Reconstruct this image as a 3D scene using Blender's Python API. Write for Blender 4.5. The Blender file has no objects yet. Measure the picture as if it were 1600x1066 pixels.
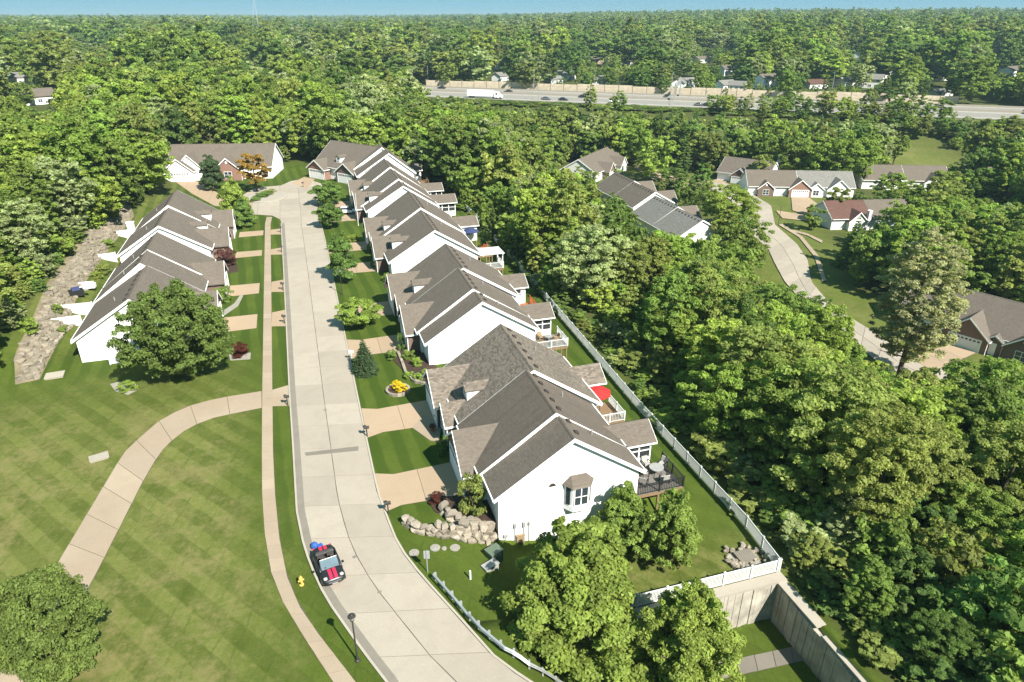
import bpy, math, random
import numpy as np
from mathutils import Vector, Matrix

random.seed(7)
RNG = np.random.default_rng(11)
SC = bpy.context.scene
COL = SC.collection

# ------------------------------------------------------------------ camera
FPX = 1067.0
CAMZ = 37.0
HORIZON = 24.0
PITCH = math.atan((533 - HORIZON) / FPX)
YAW = math.radians(17.114)          # heading, clockwise from +Y (the street's direction)
cam_data = bpy.data.cameras.new('camera')
cam_data.sensor_width = 36.0
cam_data.lens = FPX / 1600 * 36
cam_data.clip_start = 0.5
cam_data.clip_end = 20000
cam = bpy.data.objects.new('camera', cam_data)
COL.objects.link(cam)
cam.location = (0, 0, CAMZ)
cam.rotation_euler = (math.pi / 2 - PITCH, 0, -YAW)
SC.camera = cam

# ------------------------------------------------------------------ sky, sun, exposure
SUN_EL = math.radians(44)
SUN_AZ = math.radians(180 - 21.5)   # clockwise from +Y: where the sun stands (behind, to the right)
world = bpy.data.worlds.new('World')
SC.world = world
world.use_nodes = True
wn = world.node_tree.nodes
wl = world.node_tree.links
bg = wn['Background']
sky_t = wn.new('ShaderNodeTexSky')
sky_t.sky_type = 'NISHITA'
sky_t.sun_disc = False
sky_t.sun_elevation = SUN_EL
sky_t.sun_rotation = SUN_AZ
sky_t.altitude = 200
sky_t.air_density = 0.4
sky_t.dust_density = 0.0
sky_t.ozone_density = 4.0
# the clear, evenly blue sky of the photograph: the physical sky evened out by one plain blue
tint = wn.new('ShaderNodeMix'); tint.data_type = 'RGBA'; tint.blend_type = 'MIX'
tint.inputs[0].default_value = 0.95
tint.inputs[7].default_value = (0.90, 2.02, 2.58, 1)
wl.new(sky_t.outputs[0], tint.inputs[6])
wl.new(tint.outputs[2], bg.inputs[0])
bg.inputs[1].default_value = 0.1
sun_d = bpy.data.lights.new('sun', 'SUN')
sun_d.energy = 5.0
sun_d.angle = math.radians(0.55)
sun_d.color = (1.0, 0.95, 0.86)
sun = bpy.data.objects.new('sun', sun_d)
COL.objects.link(sun)
sun_dir = Vector((math.sin(SUN_AZ) * math.cos(SUN_EL), math.cos(SUN_AZ) * math.cos(SUN_EL), math.sin(SUN_EL)))
sun.rotation_euler = (-sun_dir).to_track_quat('-Z', 'Y').to_euler()
sun.location = (0, 0, 200)
vs = SC.view_settings
vs.view_transform = 'Standard'
vs.look = 'None'
vs.exposure = 1.3
vs.gamma = 1.0
vs.use_curve_mapping = False
SC.render.engine = 'CYCLES'
SC.cycles.max_bounces = 8
SC.cycles.diffuse_bounces = 6
SC.cycles.transmission_bounces = 6
SC.cycles.transparent_max_bounces = 6
SC.cycles.use_denoising = True

# ------------------------------------------------------------------ pixel <-> place
_fw = np.array([math.sin(YAW) * math.cos(PITCH), math.cos(YAW) * math.cos(PITCH), -math.sin(PITCH)])
_rt = np.array([math.cos(YAW), -math.sin(YAW), 0.0])
_up = np.cross(_rt, _fw)
_C = np.array([0, 0, CAMZ])

def P(u, v, z=0.0):
    d = _fw + _rt * (u - 800) / FPX + _up * (533 - v) / FPX
    t = (z - CAMZ) / d[2]
    p = _C + d * t
    return (float(p[0]), float(p[1]), z)

def Q(x, y, z):
    r = np.array([x, y, z]) - _C
    zc = float(r @ _fw)
    return 800 + FPX * float(r @ _rt) / zc, 533 - FPX * float(r @ _up) / zc, zc

def sm(a, b, x):
    t = np.clip((np.asarray(x, float) - a) / (b - a), 0, 1)
    return t * t * (3 - 2 * t)

# ------------------------------------------------------------------ terrain
HW_A = np.array([88.0, 440.0]); HW_D = np.array([223.0, -167.0]) / math.hypot(223, 167)
HW_N = np.array([-0.6, -0.8])       # from the noise wall towards the camera
HW_Z = -3.0
LOW_Y, LOW_X = 32.6, 32.0           # edges of the sunken yard behind its retaining wall
VZ = -14.0                          # the neighbouring street lies lower

def hgt(x, y):
    x = np.asarray(x, float); y = np.asarray(y, float)
    near = sm(44.0, 40.5, y)
    far_t = sm(23.5, 31, x); near_t = sm(5.5, 17, x)
    z = -3.0 * (far_t * (1 - near) + near_t * near)
    low = (y < LOW_Y) & (x < LOW_X)
    z = np.where(low, -6.8 * sm(8.5, 15.5, x), z)
    s = (x - HW_A[0]) * HW_N[0] + (y - HW_A[1]) * HW_N[1]      # metres before the noise wall
    vm = sm(55, 100, s)
    z = z + (VZ + 3.0) * sm(36, 78, x) * vm
    z = np.where(s < 55, z * 0 + HW_Z, np.where(s < 100, np.minimum(z, 0) * vm + z * 0 + HW_Z * (1 - vm), z))
    z = z + 3.4 * sm(-29.5, -38, x) * sm(76, 86, y)
    far = np.hypot(x, y)
    ang = np.arctan2(x, y)
    z = z + np.where(s < 0, 7 * sm(20, 500, -s) * sm(0.15, 0.75, ang), 0)
    z = z + 18 * sm(900, 2600, far) * sm(0.0, 0.6, ang)
    return z

def hz(x, y):
    return float(hgt(x, y))

def G(u, v, dz=0.0):
    z = 0.0
    for _ in range(30):
        p = P(u, v, z)
        z += 0.6 * (hz(p[0], p[1]) - z)
    return (p[0], p[1], hz(p[0], p[1]) + dz)

# ------------------------------------------------------------------ helpers
def tag(o, label=None, cat=None, group=None, kind=None):
    if label: o['label'] = label
    if cat: o['category'] = cat
    if group: o['group'] = group
    if kind: o['kind'] = kind
    return o

def empty(name, loc=(0, 0, 0), rz=0.0, label=None, cat=None, group=None):
    o = bpy.data.objects.new(name, None)
    COL.objects.link(o)
    o.location = loc
    o.rotation_euler = (0, 0, rz)
    o.empty_display_size = 0.2
    return tag(o, label, cat, group)

class MB:
    def __init__(self):
        self.v = []; self.f = []
    def add(self, vs_, fs):
        b = len(self.v)
        self.v.extend([tuple(p) for p in vs_])
        self.f.extend([tuple(i + b for i in f) for f in fs])
        return self
    def box(self, x0, x1, y0, y1, z0, z1):
        return self.add([(x0, y0, z0), (x1, y0, z0), (x1, y1, z0), (x0, y1, z0), (x0, y0, z1), (x1, y0, z1), (x1, y1, z1), (x0, y1, z1)],
                        [(0, 3, 2, 1), (4, 5, 6, 7), (0, 1, 5, 4), (1, 2, 6, 5), (2, 3, 7, 6), (3, 0, 4, 7)])
    def prism(self, poly, axis, a, b):
        """poly: 2-D points; axis 'x' -> poly is (y,z); 'y' -> (x,z); 'z' -> (x,y)"""
        n = len(poly)
        def mk(p, t):
            return {'x': (t, p[0], p[1]), 'y': (p[0], t, p[1]), 'z': (p[0], p[1], t)}[axis]
        vs_ = [mk(p, a) for p in poly] + [mk(p, b) for p in poly]
        fs = [tuple(range(n))[::-1], tuple(range(n, 2 * n))]
        for i in range(n):
            j = (i + 1) % n
            fs.append((i, j, n + j, n + i))
        return self.add(vs_, fs)
    def tube(self, p0, p1, r0, r1=None, n=8):
        r1 = r0 if r1 is None else r1
        p0 = Vector(p0); p1 = Vector(p1)
        d = (p1 - p0).normalized()
        a = d.orthogonal().normalized(); b = d.cross(a)
        vs_ = []
        for p, r in ((p0, r0), (p1, r1)):
            for k in range(n):
                t = 2 * math.pi * k / n
                vs_.append(p + a * (r * math.cos(t)) + b * (r * math.sin(t)))
        fs = [(k, (k + 1) % n, n + (k + 1) % n, n + k) for k in range(n)]
        fs += [tuple(range(n))[::-1], tuple(range(n, 2 * n))]
        return self.add(vs_, fs)
    def lathe(self, prof, c=(0, 0, 0), n=14, sx=1, sy=1):
        vs_ = []
        for r, z in prof:
            for k in range(n):
                t = 2 * math.pi * k / n
                vs_.append((c[0] + r * sx * math.cos(t), c[1] + r * sy * math.sin(t), c[2] + z))
        fs = []
        for i in range(len(prof) - 1):
            for k in range(n):
                k2 = (k + 1) % n
                fs.append((i * n + k, i * n + k2, (i + 1) * n + k2, (i + 1) * n + k))
        fs.append(tuple(range(n))[::-1]); fs.append(tuple((len(prof) - 1) * n + k for k in range(n)))
        return self.add(vs_, fs)
    def loft(self, rings, cap=True):
        n = len(rings[0]); vs_ = [p for r in rings for p in r]; fs = []
        for i in range(len(rings) - 1):
            for k in range(n):
                k2 = (k + 1) % n
                fs.append((i * n + k, i * n + k2, (i + 1) * n + k2, (i + 1) * n + k))
        if cap:
            fs.append(tuple(range(n))[::-1]); fs.append(tuple((len(rings) - 1) * n + k for k in range(n)))
        return self.add(vs_, fs)
    def strip(self, left, right, z0, z1):
        """closed solid band between two polylines (x,y)"""
        for i in range(len(left) - 1):
            self.prism([left[i], right[i], right[i + 1], left[i + 1]], 'z', z0, z1)
        return self
    def mesh(self, name, mat, smooth=False):
        m = bpy.data.meshes.new(name)
        m.from_pydata(self.v, [], self.f)
        import bmesh
        bm = bmesh.new(); bm.from_mesh(m)
        bmesh.ops.recalc_face_normals(bm, faces=bm.faces)
        bm.to_mesh(m); bm.free()
        if mat: m.materials.append(mat)
        if smooth:
            m.polygons.foreach_set('use_smooth', [True] * len(m.polygons))
        return m
    def build(self, name, mat, parent=None, loc=None, rz=0.0, smooth=False):
        return put(name, self.mesh(name, mat, smooth), parent, loc, rz)

def put(name, mesh, parent=None, loc=None, rz=0.0):
    o = bpy.data.objects.new(name, mesh)
    COL.objects.link(o)
    if parent: o.parent = parent
    if loc is not None: o.location = loc
    if rz: o.rotation_euler = (0, 0, rz)
    return o

def kids(o):
    return KIDS.get(o.name, [])
KIDS = {}

def copy_tree(o, children_of, parent=None):
    c = o.copy(); COL.objects.link(c)
    if parent: c.parent = parent
    for ch in children_of(o):
        copy_tree(ch, children_of, c)
    return c

# ------------------------------------------------------------------ materials
def new_mat(name):
    m = bpy.data.materials.new(name); m.use_nodes = True
    nt = m.node_tree
    return m, nt, nt.nodes['Principled BSDF']

def N(nt, t, **kw):
    n = nt.nodes.new(t)
    for k, v in kw.items(): setattr(n, k, v)
    return n

def mixc(nt, fac, a, b, blend='MIX'):
    n = N(nt, 'ShaderNodeMix', data_type='RGBA', blend_type=blend)
    for sock, val in ((0, fac), (6, a), (7, b)):
        if hasattr(val, 'links') or hasattr(val, 'is_linked'): nt.links.new(val, n.inputs[sock])
        elif isinstance(val, (int, float)): n.inputs[sock].default_value = val
        else: n.inputs[sock].default_value = (*val, 1) if len(val) == 3 else val
    return n.outputs[2]

def math_n(nt, op, a, b=None, c=None, clamp=False):
    n = N(nt, 'ShaderNodeMath', operation=op, use_clamp=clamp)
    for i, val in enumerate((a, b, c)):
        if val is None: continue
        if isinstance(val, (int, float)): n.inputs[i].default_value = val
        else: nt.links.new(val, n.inputs[i])
    return n.outputs[0]

def noise(nt, scale, detail=4, rough=0.55, vec=None, dist=0.0):
    n = N(nt, 'ShaderNodeTexNoise')
    n.inputs['Scale'].default_value = scale; n.inputs['Detail'].default_value = detail
    n.inputs['Roughness'].default_value = rough; n.inputs['Distortion'].default_value = dist
    if vec is not None: nt.links.new(vec, n.inputs['Vector'])
    return n.outputs[0]

def ramp(nt, fac, lo, hi, a=(0, 0, 0), b=(1, 1, 1)):
    r = N(nt, 'ShaderNodeMapRange'); r.clamp = True
    r.inputs[1].default_value = lo; r.inputs[2].default_value = hi
    nt.links.new(fac, r.inputs[0])
    return r.outputs[0]

def pos(nt):
    return N(nt, 'ShaderNodeNewGeometry').outputs['Position']

def bump(nt, h, strength, dist, bsdf):
    b = N(nt, 'ShaderNodeBump'); b.inputs['Strength'].default_value = strength; b.inputs['Distance'].default_value = dist
    nt.links.new(h, b.inputs['Height']); nt.links.new(b.outputs[0], bsdf.inputs['Normal'])

def plain(name, col, rough=0.6, var=0.12, scale=3.0, metal=0.0, spec=0.3, fine=0.0):
    m, nt, b = new_mat(name)
    p = pos(nt)
    n1 = noise(nt, scale, 5, 0.6, p)
    f = ramp(nt, n1, 0.3, 0.7)
    lo = tuple(c * (1 - var) for c in col); hi = tuple(min(1, c * (1 + var)) for c in col)
    c = mixc(nt, f, lo, hi)
    nt.links.new(c, b.inputs['Base Color'])
    b.inputs['Roughness'].default_value = rough
    b.inputs['Metallic'].default_value = metal
    b.inputs['Specular IOR Level'].default_value = spec
    if fine: bump(nt, noise(nt, scale * 12, 3, 0.6, p), fine, 0.02, b)
    return m

def concrete(name, col, stain=0.25, tone=0.10, warm=None):
    """slab concrete: every slab its own tone, blotches and fine grit"""
    m, nt, b = new_mat(name)
    p = pos(nt)
    oi = N(nt, 'ShaderNodeObjectInfo')
    c = mixc(nt, oi.outputs['Random'], tuple(x * (1 - tone) for x in col), tuple(x * (1 + tone) for x in col))
    if warm: c = mixc(nt, ramp(nt, noise(nt, 0.14, 3, 0.5, p), 0.42, 0.62), c, warm)
    big = ramp(nt, noise(nt, 0.55, 6, 0.65, p, 0.4), 0.45, 0.75)
    c = mixc(nt, math_n(nt, 'MULTIPLY', big, stain), c, tuple(x * 0.62 for x in col))
    c = mixc(nt, ramp(nt, noise(nt, 9, 5, 0.7, p), 0.35, 0.75), c, mixc(nt, 0.12, c, (0, 0, 0)))
    nt.links.new(c, b.inputs['Base Color'])
    b.inputs['Roughness'].default_value = 0.9; b.inputs['Specular IOR Level'].default_value = 0.15
    bump(nt, noise(nt, 30, 3, 0.6, p), 0.25, 0.01, b)
    return m

def shingle(name, col, contrast=0.25, streak=0.15, axis=1):
    """asphalt shingles in object space: courses and tabs of slightly different tone"""
    m, nt, b = new_mat(name)
    tc = N(nt, 'ShaderNodeTexCoord').outputs['Object']
    sep = N(nt, 'ShaderNodeSeparateXYZ'); nt.links.new(tc, sep.inputs[0])
    cb = N(nt, 'ShaderNodeCombineXYZ')
    # along the ridge and up the slope
    nt.links.new(sep.outputs[axis], cb.inputs[0]); nt.links.new(sep.outputs[2], cb.inputs[1])
    br = N(nt, 'ShaderNodeTexBrick')
    br.inputs['Scale'].default_value = 1.0; br.inputs['Brick Width'].default_value = 0.34; br.inputs['Row Height'].default_value = 0.11
    br.inputs['Mortar Size'].default_value = 0.006
    br.inputs['Color1'].default_value = tuple(x * (1 - contrast) for x in col) + (1,)
    br.inputs['Color2'].default_value = tuple(x * (1 + contrast) for x in col) + (1,)
    br.inputs['Mortar'].default_value = tuple(x * 0.6 for x in col) + (1,)
    nt.links.new(cb.outputs[0], br.inputs['Vector'])
    p = pos(nt)
    c = br.outputs[0]
    c = mixc(nt, math_n(nt, 'MULTIPLY', ramp(nt, noise(nt, 0.5, 5, 0.6, p), 0.4, 0.75), 0.4), c, tuple(x * 0.72 for x in col))
    # weather streaks run down the slope
    cs = N(nt, 'ShaderNodeCombineXYZ'); nt.links.new(math_n(nt, 'MULTIPLY', sep.outputs[axis], 1.6), cs.inputs[0]); nt.links.new(math_n(nt, 'MULTIPLY', sep.outputs[2], 0.12), cs.inputs[1])
    st = ramp(nt, noise(nt, 1.0, 3, 0.5, cs.outputs[0]), 0.5, 0.8)
    c = mixc(nt, math_n(nt, 'MULTIPLY', st, streak), c, tuple(x * 0.45 for x in col))
    c = mixc(nt, math_n(nt, 'MULTIPLY', ramp(nt, noise(nt, 7, 4, 0.7, p), 0.4, 0.65), 0.35), c, tuple(min(1, x * 1.35) for x in col))
    nt.links.new(c, b.inputs['Base Color'])
    b.inputs['Roughness'].default_value = 0.92; b.inputs['Specular IOR Level'].default_value = 0.15
    bump(nt, br.outputs['Fac'], 0.35, 0.01, b)
    return m

def siding(name, col):
    m, nt, b = new_mat(name)
    tc = N(nt, 'ShaderNodeTexCoord').outputs['Object']
    sep = N(nt, 'ShaderNodeSeparateXYZ'); nt.links.new(tc, sep.inputs[0])
    fr = math_n(nt, 'FRACT', math_n(nt, 'MULTIPLY', sep.outputs[2], 6.5))
    p = pos(nt)
    c = mixc(nt, math_n(nt, 'MULTIPLY', ramp(nt, noise(nt, 0.7, 5, 0.6, p), 0.4, 0.8), 0.5), col, tuple(x * 0.9 for x in col))
    c = mixc(nt, math_n(nt, 'MULTIPLY', math_n(nt, 'LESS_THAN', fr, 0.12), 0.16), c, tuple(x * 0.6 for x in col))
    nt.links.new(c, b.inputs['Base Color'])
    b.inputs['Roughness'].default_value = 0.6; b.inputs['Specular IOR Level'].default_value = 0.25
    bump(nt, fr, 0.3, 0.02, b)
    return m

def brick(name, c1, c2, mortar):
    m, nt, b = new_mat(name)
    tc = N(nt, 'ShaderNodeTexCoord').outputs['Object']
    sep = N(nt, 'ShaderNodeSeparateXYZ'); nt.links.new(tc, sep.inputs[0])
    cb = N(nt, 'ShaderNodeCombineXYZ')
    nt.links.new(math_n(nt, 'ADD', sep.outputs[0], sep.outputs[1]), cb.inputs[0]); nt.links.new(sep.outputs[2], cb.inputs[1])
    br = N(nt, 'ShaderNodeTexBrick'); br.inputs['Scale'].default_value = 1.0
    br.inputs['Brick Width'].default_value = 0.3; br.inputs['Row Height'].default_value = 0.1; br.inputs['Mortar Size'].default_value = 0.012
    br.inputs['Color1'].default_value = (*c1, 1); br.inputs['Color2'].default_value = (*c2, 1); br.inputs['Mortar'].default_value = (*mortar, 1)
    nt.links.new(cb.outputs[0], br.inputs['Vector'])
    nt.links.new(br.outputs[0], b.inputs['Base Color'])
    b.inputs['Roughness'].default_value = 0.9
    return m

def leaf_mat(name, trans=0.3, hue=0.03, val=0.3):
    m, nt, b = new_mat(name)
    oi = N(nt, 'ShaderNodeObjectInfo')
    at = N(nt, 'ShaderNodeAttribute'); at.attribute_name = 'tint'; at.attribute_type = 'GEOMETRY'
    hs = N(nt, 'ShaderNodeHueSaturation')
    tcol = N(nt, 'ShaderNodeAttribute'); tcol.attribute_name = 'tree_col'; tcol.attribute_type = 'INSTANCER'
    nt.links.new(tcol.outputs['Color'], hs.inputs['Color'])
    nt.links.new(math_n(nt, 'MULTIPLY_ADD', oi.outputs['Random'], hue, 0.5 - hue / 2), hs.inputs['Hue'])
    v1 = math_n(nt, 'MULTIPLY_ADD', at.outputs['Fac'], 0.75, 0.62)
    rr = math_n(nt, 'FRACT', math_n(nt, 'MULTIPLY', oi.outputs['Random'], 17.3))
    v2 = math_n(nt, 'MULTIPLY_ADD', rr, val, 1 - val / 2)
    nt.links.new(math_n(nt, 'MULTIPLY', v1, v2), hs.inputs['Value'])
    hs.inputs['Saturation'].default_value = 1.0
    out = nt.nodes['Material Output']
    df = N(nt, 'ShaderNodeBsdfDiffuse'); tr = N(nt, 'ShaderNodeBsdfTranslucent')
    gl = N(nt, 'ShaderNodeBsdfGlossy'); gl.inputs['Roughness'].default_value = 0.5; gl.inputs['Color'].default_value = (0.6, 0.65, 0.6, 1)
    nt.links.new(hs.outputs[0], df.inputs[0])
    tc = mixc(nt, 1.0, hs.outputs[0], (1.28, 1.25, 0.78), 'MULTIPLY')
    nt.links.new(tc, tr.inputs[0])
    mx = N(nt, 'ShaderNodeMixShader'); mx.inputs[0].default_value = trans
    nt.links.new(df.outputs[0], mx.inputs[1]); nt.links.new(tr.outputs[0], mx.inputs[2])
    m2 = N(nt, 'ShaderNodeMixShader'); m2.inputs[0].default_value = 0.008
    nt.links.new(mx.outputs[0], m2.inputs[1]); nt.links.new(gl.outputs[0], m2.inputs[2])
    nt.links.new(m2.outputs[0], out.inputs['Surface'])
    return m

def ground_mat():
    m, nt, b = new_mat('lawn_and_forest_floor')
    p = pos(nt)
    sep = N(nt, 'ShaderNodeSeparateXYZ'); nt.links.new(p, sep.inputs[0])
    def att(nm):
        a = N(nt, 'ShaderNodeAttribute'); a.attribute_name = nm; return a.outputs['Fac']
    wood, dry, lush = att('wood'), att('dry'), att('lush')
    warp = noise(nt, 0.25, 2, 0.5, p)
    wx = math_n(nt, 'MULTIPLY_ADD', warp, 0.7, sep.outputs[0]); wy = math_n(nt, 'MULTIPLY_ADD', warp, -0.7, sep.outputs[1])
    def stripes(ax, ay, period, hard):
        t = math_n(nt, 'ADD', math_n(nt, 'MULTIPLY', wx, ax), math_n(nt, 'MULTIPLY', wy, ay))
        s = math_n(nt, 'SINE', math_n(nt, 'MULTIPLY', t, 2 * math.pi / period))
        return ramp(nt, s, -hard, hard)
    sA = stripes(0.80, 0.60, 2.5, 0.25); sB = stripes(0.95, -0.30, 2.6, 0.25)
    sC = stripes(1.0, 0.06, 2.2, 0.3)
    thinA = ramp(nt, math_n(nt, 'ABSOLUTE', math_n(nt, 'SINE', math_n(nt, 'MULTIPLY', math_n(nt, 'ADD', math_n(nt, 'MULTIPLY', wx, 0.80), math_n(nt, 'MULTIPLY', wy, 0.60)), math.pi / 1.25))), 0.02, 0.30)
    thinB = ramp(nt, math_n(nt, 'ABSOLUTE', math_n(nt, 'SINE', math_n(nt, 'MULTIPLY', math_n(nt, 'ADD', math_n(nt, 'MULTIPLY', wx, 0.95), math_n(nt, 'MULTIPLY', wy, -0.30)), math.pi / 1.35))), 0.02, 0.30)
    n_big = ramp(nt, noise(nt, 0.22, 5, 0.6, p), 0.32, 0.68)
    n_mid = ramp(nt, noise(nt, 1.6, 5, 0.65, p), 0.3, 0.7)
    n_fine = ramp(nt, noise(nt, 4.5, 6, 0.75, p), 0.3, 0.7)
    g1 = mixc(nt, n_big, (0.043, 0.072, 0.007), (0.071, 0.103, 0.013))
    g1 = mixc(nt, math_n(nt, 'MULTIPLY', n_mid, 0.5), g1, (0.091, 0.109, 0.021))
    lines = math_n(nt, 'MULTIPLY', math_n(nt, 'SUBTRACT', 1.0, math_n(nt, 'MULTIPLY', thinA, thinB)), math_n(nt, 'SUBTRACT', 1.0, lush))
    lines = math_n(nt, 'MULTIPLY', lines, ramp(nt, noise(nt, 0.5, 3, 0.5, p), 0.38, 0.62))
    g1 = mixc(nt, math_n(nt, 'MULTIPLY', dry, math_n(nt, 'MULTIPLY_ADD', n_big, 0.30, 0.60)), g1, mixc(nt, n_mid, (0.131, 0.148, 0.034), (0.188, 0.188, 0.059)))
    grid = math_n(nt, 'ADD', math_n(nt, 'MULTIPLY', sA, 0.78), math_n(nt, 'MULTIPLY', sB, 0.22))
    stripe = mixc(nt, lush, grid, sC)
    g1 = mixc(nt, math_n(nt, 'MULTIPLY', math_n(nt, 'MULTIPLY', stripe, att('mow')), mixc(nt, lush, math_n(nt, 'MULTIPLY_ADD', ramp(nt, noise(nt, 0.16, 4, 0.6, p), 0.35, 0.65), 0.55, 0.35), (0.62, 0.62, 0.62))), g1, mixc(nt, lush, (0.057, 0.078, 0.011), (0.030, 0.057, 0.006)))
    g1 = mixc(nt, math_n(nt, 'MULTIPLY', lines, 0.4), g1, (0.036, 0.056, 0.008))
    # dry patches
    dn = ramp(nt, noise(nt, 0.20, 7, 0.78, p), 0.47, 0.60)
    dn = math_n(nt, 'MAXIMUM', dn, math_n(nt, 'MULTIPLY', ramp(nt, noise(nt, 1.3, 6, 0.8, p), 0.54, 0.70), 0.75))
    dmask = math_n(nt, 'MULTIPLY', dry, math_n(nt, 'MULTIPLY', dn, math_n(nt, 'MULTIPLY_ADD', n_mid, 0.6, 0.4)), clamp=True)
    dcol = mixc(nt, n_fine, (0.165, 0.145, 0.056), (0.250, 0.205, 0.092))
    g1 = mixc(nt, math_n(nt, 'MULTIPLY', dmask, 0.8), g1, dcol)
    g1 = mixc(nt, math_n(nt, 'MULTIPLY', n_fine, 0.75), g1, mixc(nt, 0.5, g1, (0.014, 0.03, 0.003)))
    fl = mixc(nt, n_mid, (0.038, 0.052, 0.011), (0.075, 0.090, 0.022))
    fl = mixc(nt, math_n(nt, 'MULTIPLY', n_fine, 0.5), fl, (0.05, 0.045, 0.02))
    c = mixc(nt, wood, g1, fl)
    nt.links.new(c, b.inputs['Base Color'])
    b.inputs['Roughness'].default_value = 0.95; b.inputs['Specular IOR Level'].default_value = 0.1
    bump(nt, noise(nt, 14, 4, 0.75, p), 0.8, 0.06, b)
    return m

M = {}
M['ground'] = ground_mat()
M['street'] = concrete('street_concrete', (0.303, 0.264, 0.215), 0.30, 0.09)
M['joint'] = plain('joint_filler', (0.075, 0.064, 0.054), 0.95)
M['kerb'] = concrete('kerb_concrete', (0.322, 0.288, 0.237), 0.3, 0.08)
M['gutter'] = concrete('gutter_concrete', (0.175, 0.156, 0.129), 0.4, 0.10)
M['walk'] = concrete('walk_concrete', (0.299, 0.240, 0.176), 0.2, 0.10, warm=(0.285, 0.222, 0.160))
M['drive'] = concrete('driveway_concrete', (0.311, 0.232, 0.158), 0.16, 0.06)
def roofing(key, *a):
    M[key] = shingle(key + '_roofing', *a)
    M[key + '_x'] = shingle(key + '_roofing_across', *a, axis=0)
roofing('shingle', (0.117, 0.098, 0.080), 0.14, 0.10)
roofing('shingle_mottled', (0.138, 0.116, 0.094), 0.42, 0.05)
roofing('shingle_streaked', (0.109, 0.090, 0.073), 0.12, 0.65)
roofing('shingle_grey', (0.161, 0.154, 0.140), 0.2, 0.1)
roofing('shingle_red', (0.100, 0.055, 0.044), 0.2, 0.1)
def across(m):
    for k_, v_ in M.items():
        if v_ == m and k_ + '_x' in M: return M[k_ + '_x']
    return m
M['siding'] = siding('white_siding', (0.80, 0.80, 0.78))
M['siding_grey'] = siding('pale_grey_siding', (0.62, 0.62, 0.58))
M['trim'] = plain('white_trim', (0.80, 0.80, 0.78), 0.5, 0.05)
M['brick'] = brick('brown_brick', (0.10, 0.055, 0.04), (0.15, 0.085, 0.06), (0.17, 0.15, 0.125))
M['brick_red'] = brick('red_brick', (0.18, 0.075, 0.048), (0.23, 0.105, 0.07), (0.24, 0.20, 0.165))
M['glass'] = plain('window_glass', (0.03, 0.04, 0.05), 0.08, 0.2, 1.0, spec=0.8)
M['screen'] = plain('dark_screen', (0.025, 0.028, 0.03), 0.5, 0.3)
M['door'] = plain('garage_door_paint', (0.74, 0.74, 0.73), 0.5, 0.05)
M['vent'] = plain('roof_vent_metal', (0.045, 0.035, 0.03), 0.6, 0.2)
M['pipe'] = plain('vent_pipe', (0.26, 0.255, 0.245), 0.5, 0.1)
M['deck'] = plain('grey_deck_boards', (0.15, 0.135, 0.12), 0.8, 0.2, 6)
M['deck_wood'] = plain('timber', (0.19, 0.125, 0.07), 0.8, 0.2, 6)
M['deck_orange'] = plain('orange_stained_timber', (0.36, 0.095, 0.03), 0.7, 0.15, 6)
M['rail_black'] = plain('black_rail', (0.02, 0.02, 0.02), 0.4, 0.1)
M['canvas_red'] = plain('red_canvas', (0.42, 0.02, 0.018), 0.8, 0.1)
M['canvas_blue'] = plain('navy_canvas', (0.03, 0.04, 0.11), 0.8, 0.1)
M['cushion'] = plain('pale_cushion', (0.3, 0.29, 0.27), 0.9, 0.1)
M['tan'] = plain('tan_wicker', (0.24, 0.175, 0.1), 0.9, 0.25, 9)
def rockmat(name, col):
    m, nt, b = new_mat(name)
    p = pos(nt); oi = N(nt, 'ShaderNodeObjectInfo')
    c = mixc(nt, oi.outputs['Random'], tuple(x * 0.68 for x in col), tuple(x * 1.22 for x in col))
    c = mixc(nt, math_n(nt, 'MULTIPLY', ramp(nt, noise(nt, 2.2, 6, 0.7, p), 0.42, 0.7), 0.6), c, (col[0] * 0.55, col[1] * 0.5, col[2] * 0.42))
    c = mixc(nt, math_n(nt, 'MULTIPLY', ramp(nt, noise(nt, 6, 5, 0.7, p), 0.5, 0.75), 0.5), c, (col[0] * 0.45, col[1] * 0.45, col[2] * 0.45))
    nt.links.new(c, b.inputs['Base Color']); b.inputs['Roughness'].default_value = 0.95
    bump(nt, noise(nt, 5, 6, 0.7, p), 0.9, 0.1, b)
    return m
M['rock'] = rockmat('limestone', (0.280, 0.242, 0.190))
M['riprap'] = rockmat('riprap_limestone', (0.222, 0.192, 0.146))
M['soil'] = plain('bare_soil', (0.165, 0.138, 0.085), 0.95, 0.35, 0.8, fine=0.6)
M['mulch'] = plain('dark_mulch', (0.042, 0.026, 0.018), 0.95, 0.5, 5, fine=0.9)
M['gravel'] = plain('pale_gravel', (0.24, 0.222, 0.19), 0.95, 0.35, 9, fine=0.9)
M['wallconc'] = plain('stained_board_concrete', (0.30, 0.275, 0.23), 0.95, 0.35, 0.8, fine=0.4)
M['vinyl'] = plain('white_vinyl', (0.55, 0.56, 0.55), 0.45, 0.05)
M['steel'] = plain('galvanised_steel', (0.32, 0.33, 0.33), 0.45, 0.12, 2, metal=0.3)
M['pole'] = plain('dark_pole', (0.035, 0.032, 0.03), 0.5, 0.2)
M['lens'] = plain('lamp_glass', (0.4, 0.39, 0.36), 0.2, 0.05)
M['bark'] = plain('bark', (0.075, 0.06, 0.045), 0.95, 0.35, 5, fine=0.8)
M['black_paint'] = plain('black_car_paint', (0.012, 0.012, 0.014), 0.32, 0.05, spec=0.5)
M['white_paint'] = plain('white_car_paint', (0.78, 0.78, 0.78), 0.25, 0.03, spec=0.5)
M['grey_paint'] = plain('grey_car_paint', (0.10, 0.10, 0.105), 0.25, 0.05, spec=0.5)
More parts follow.
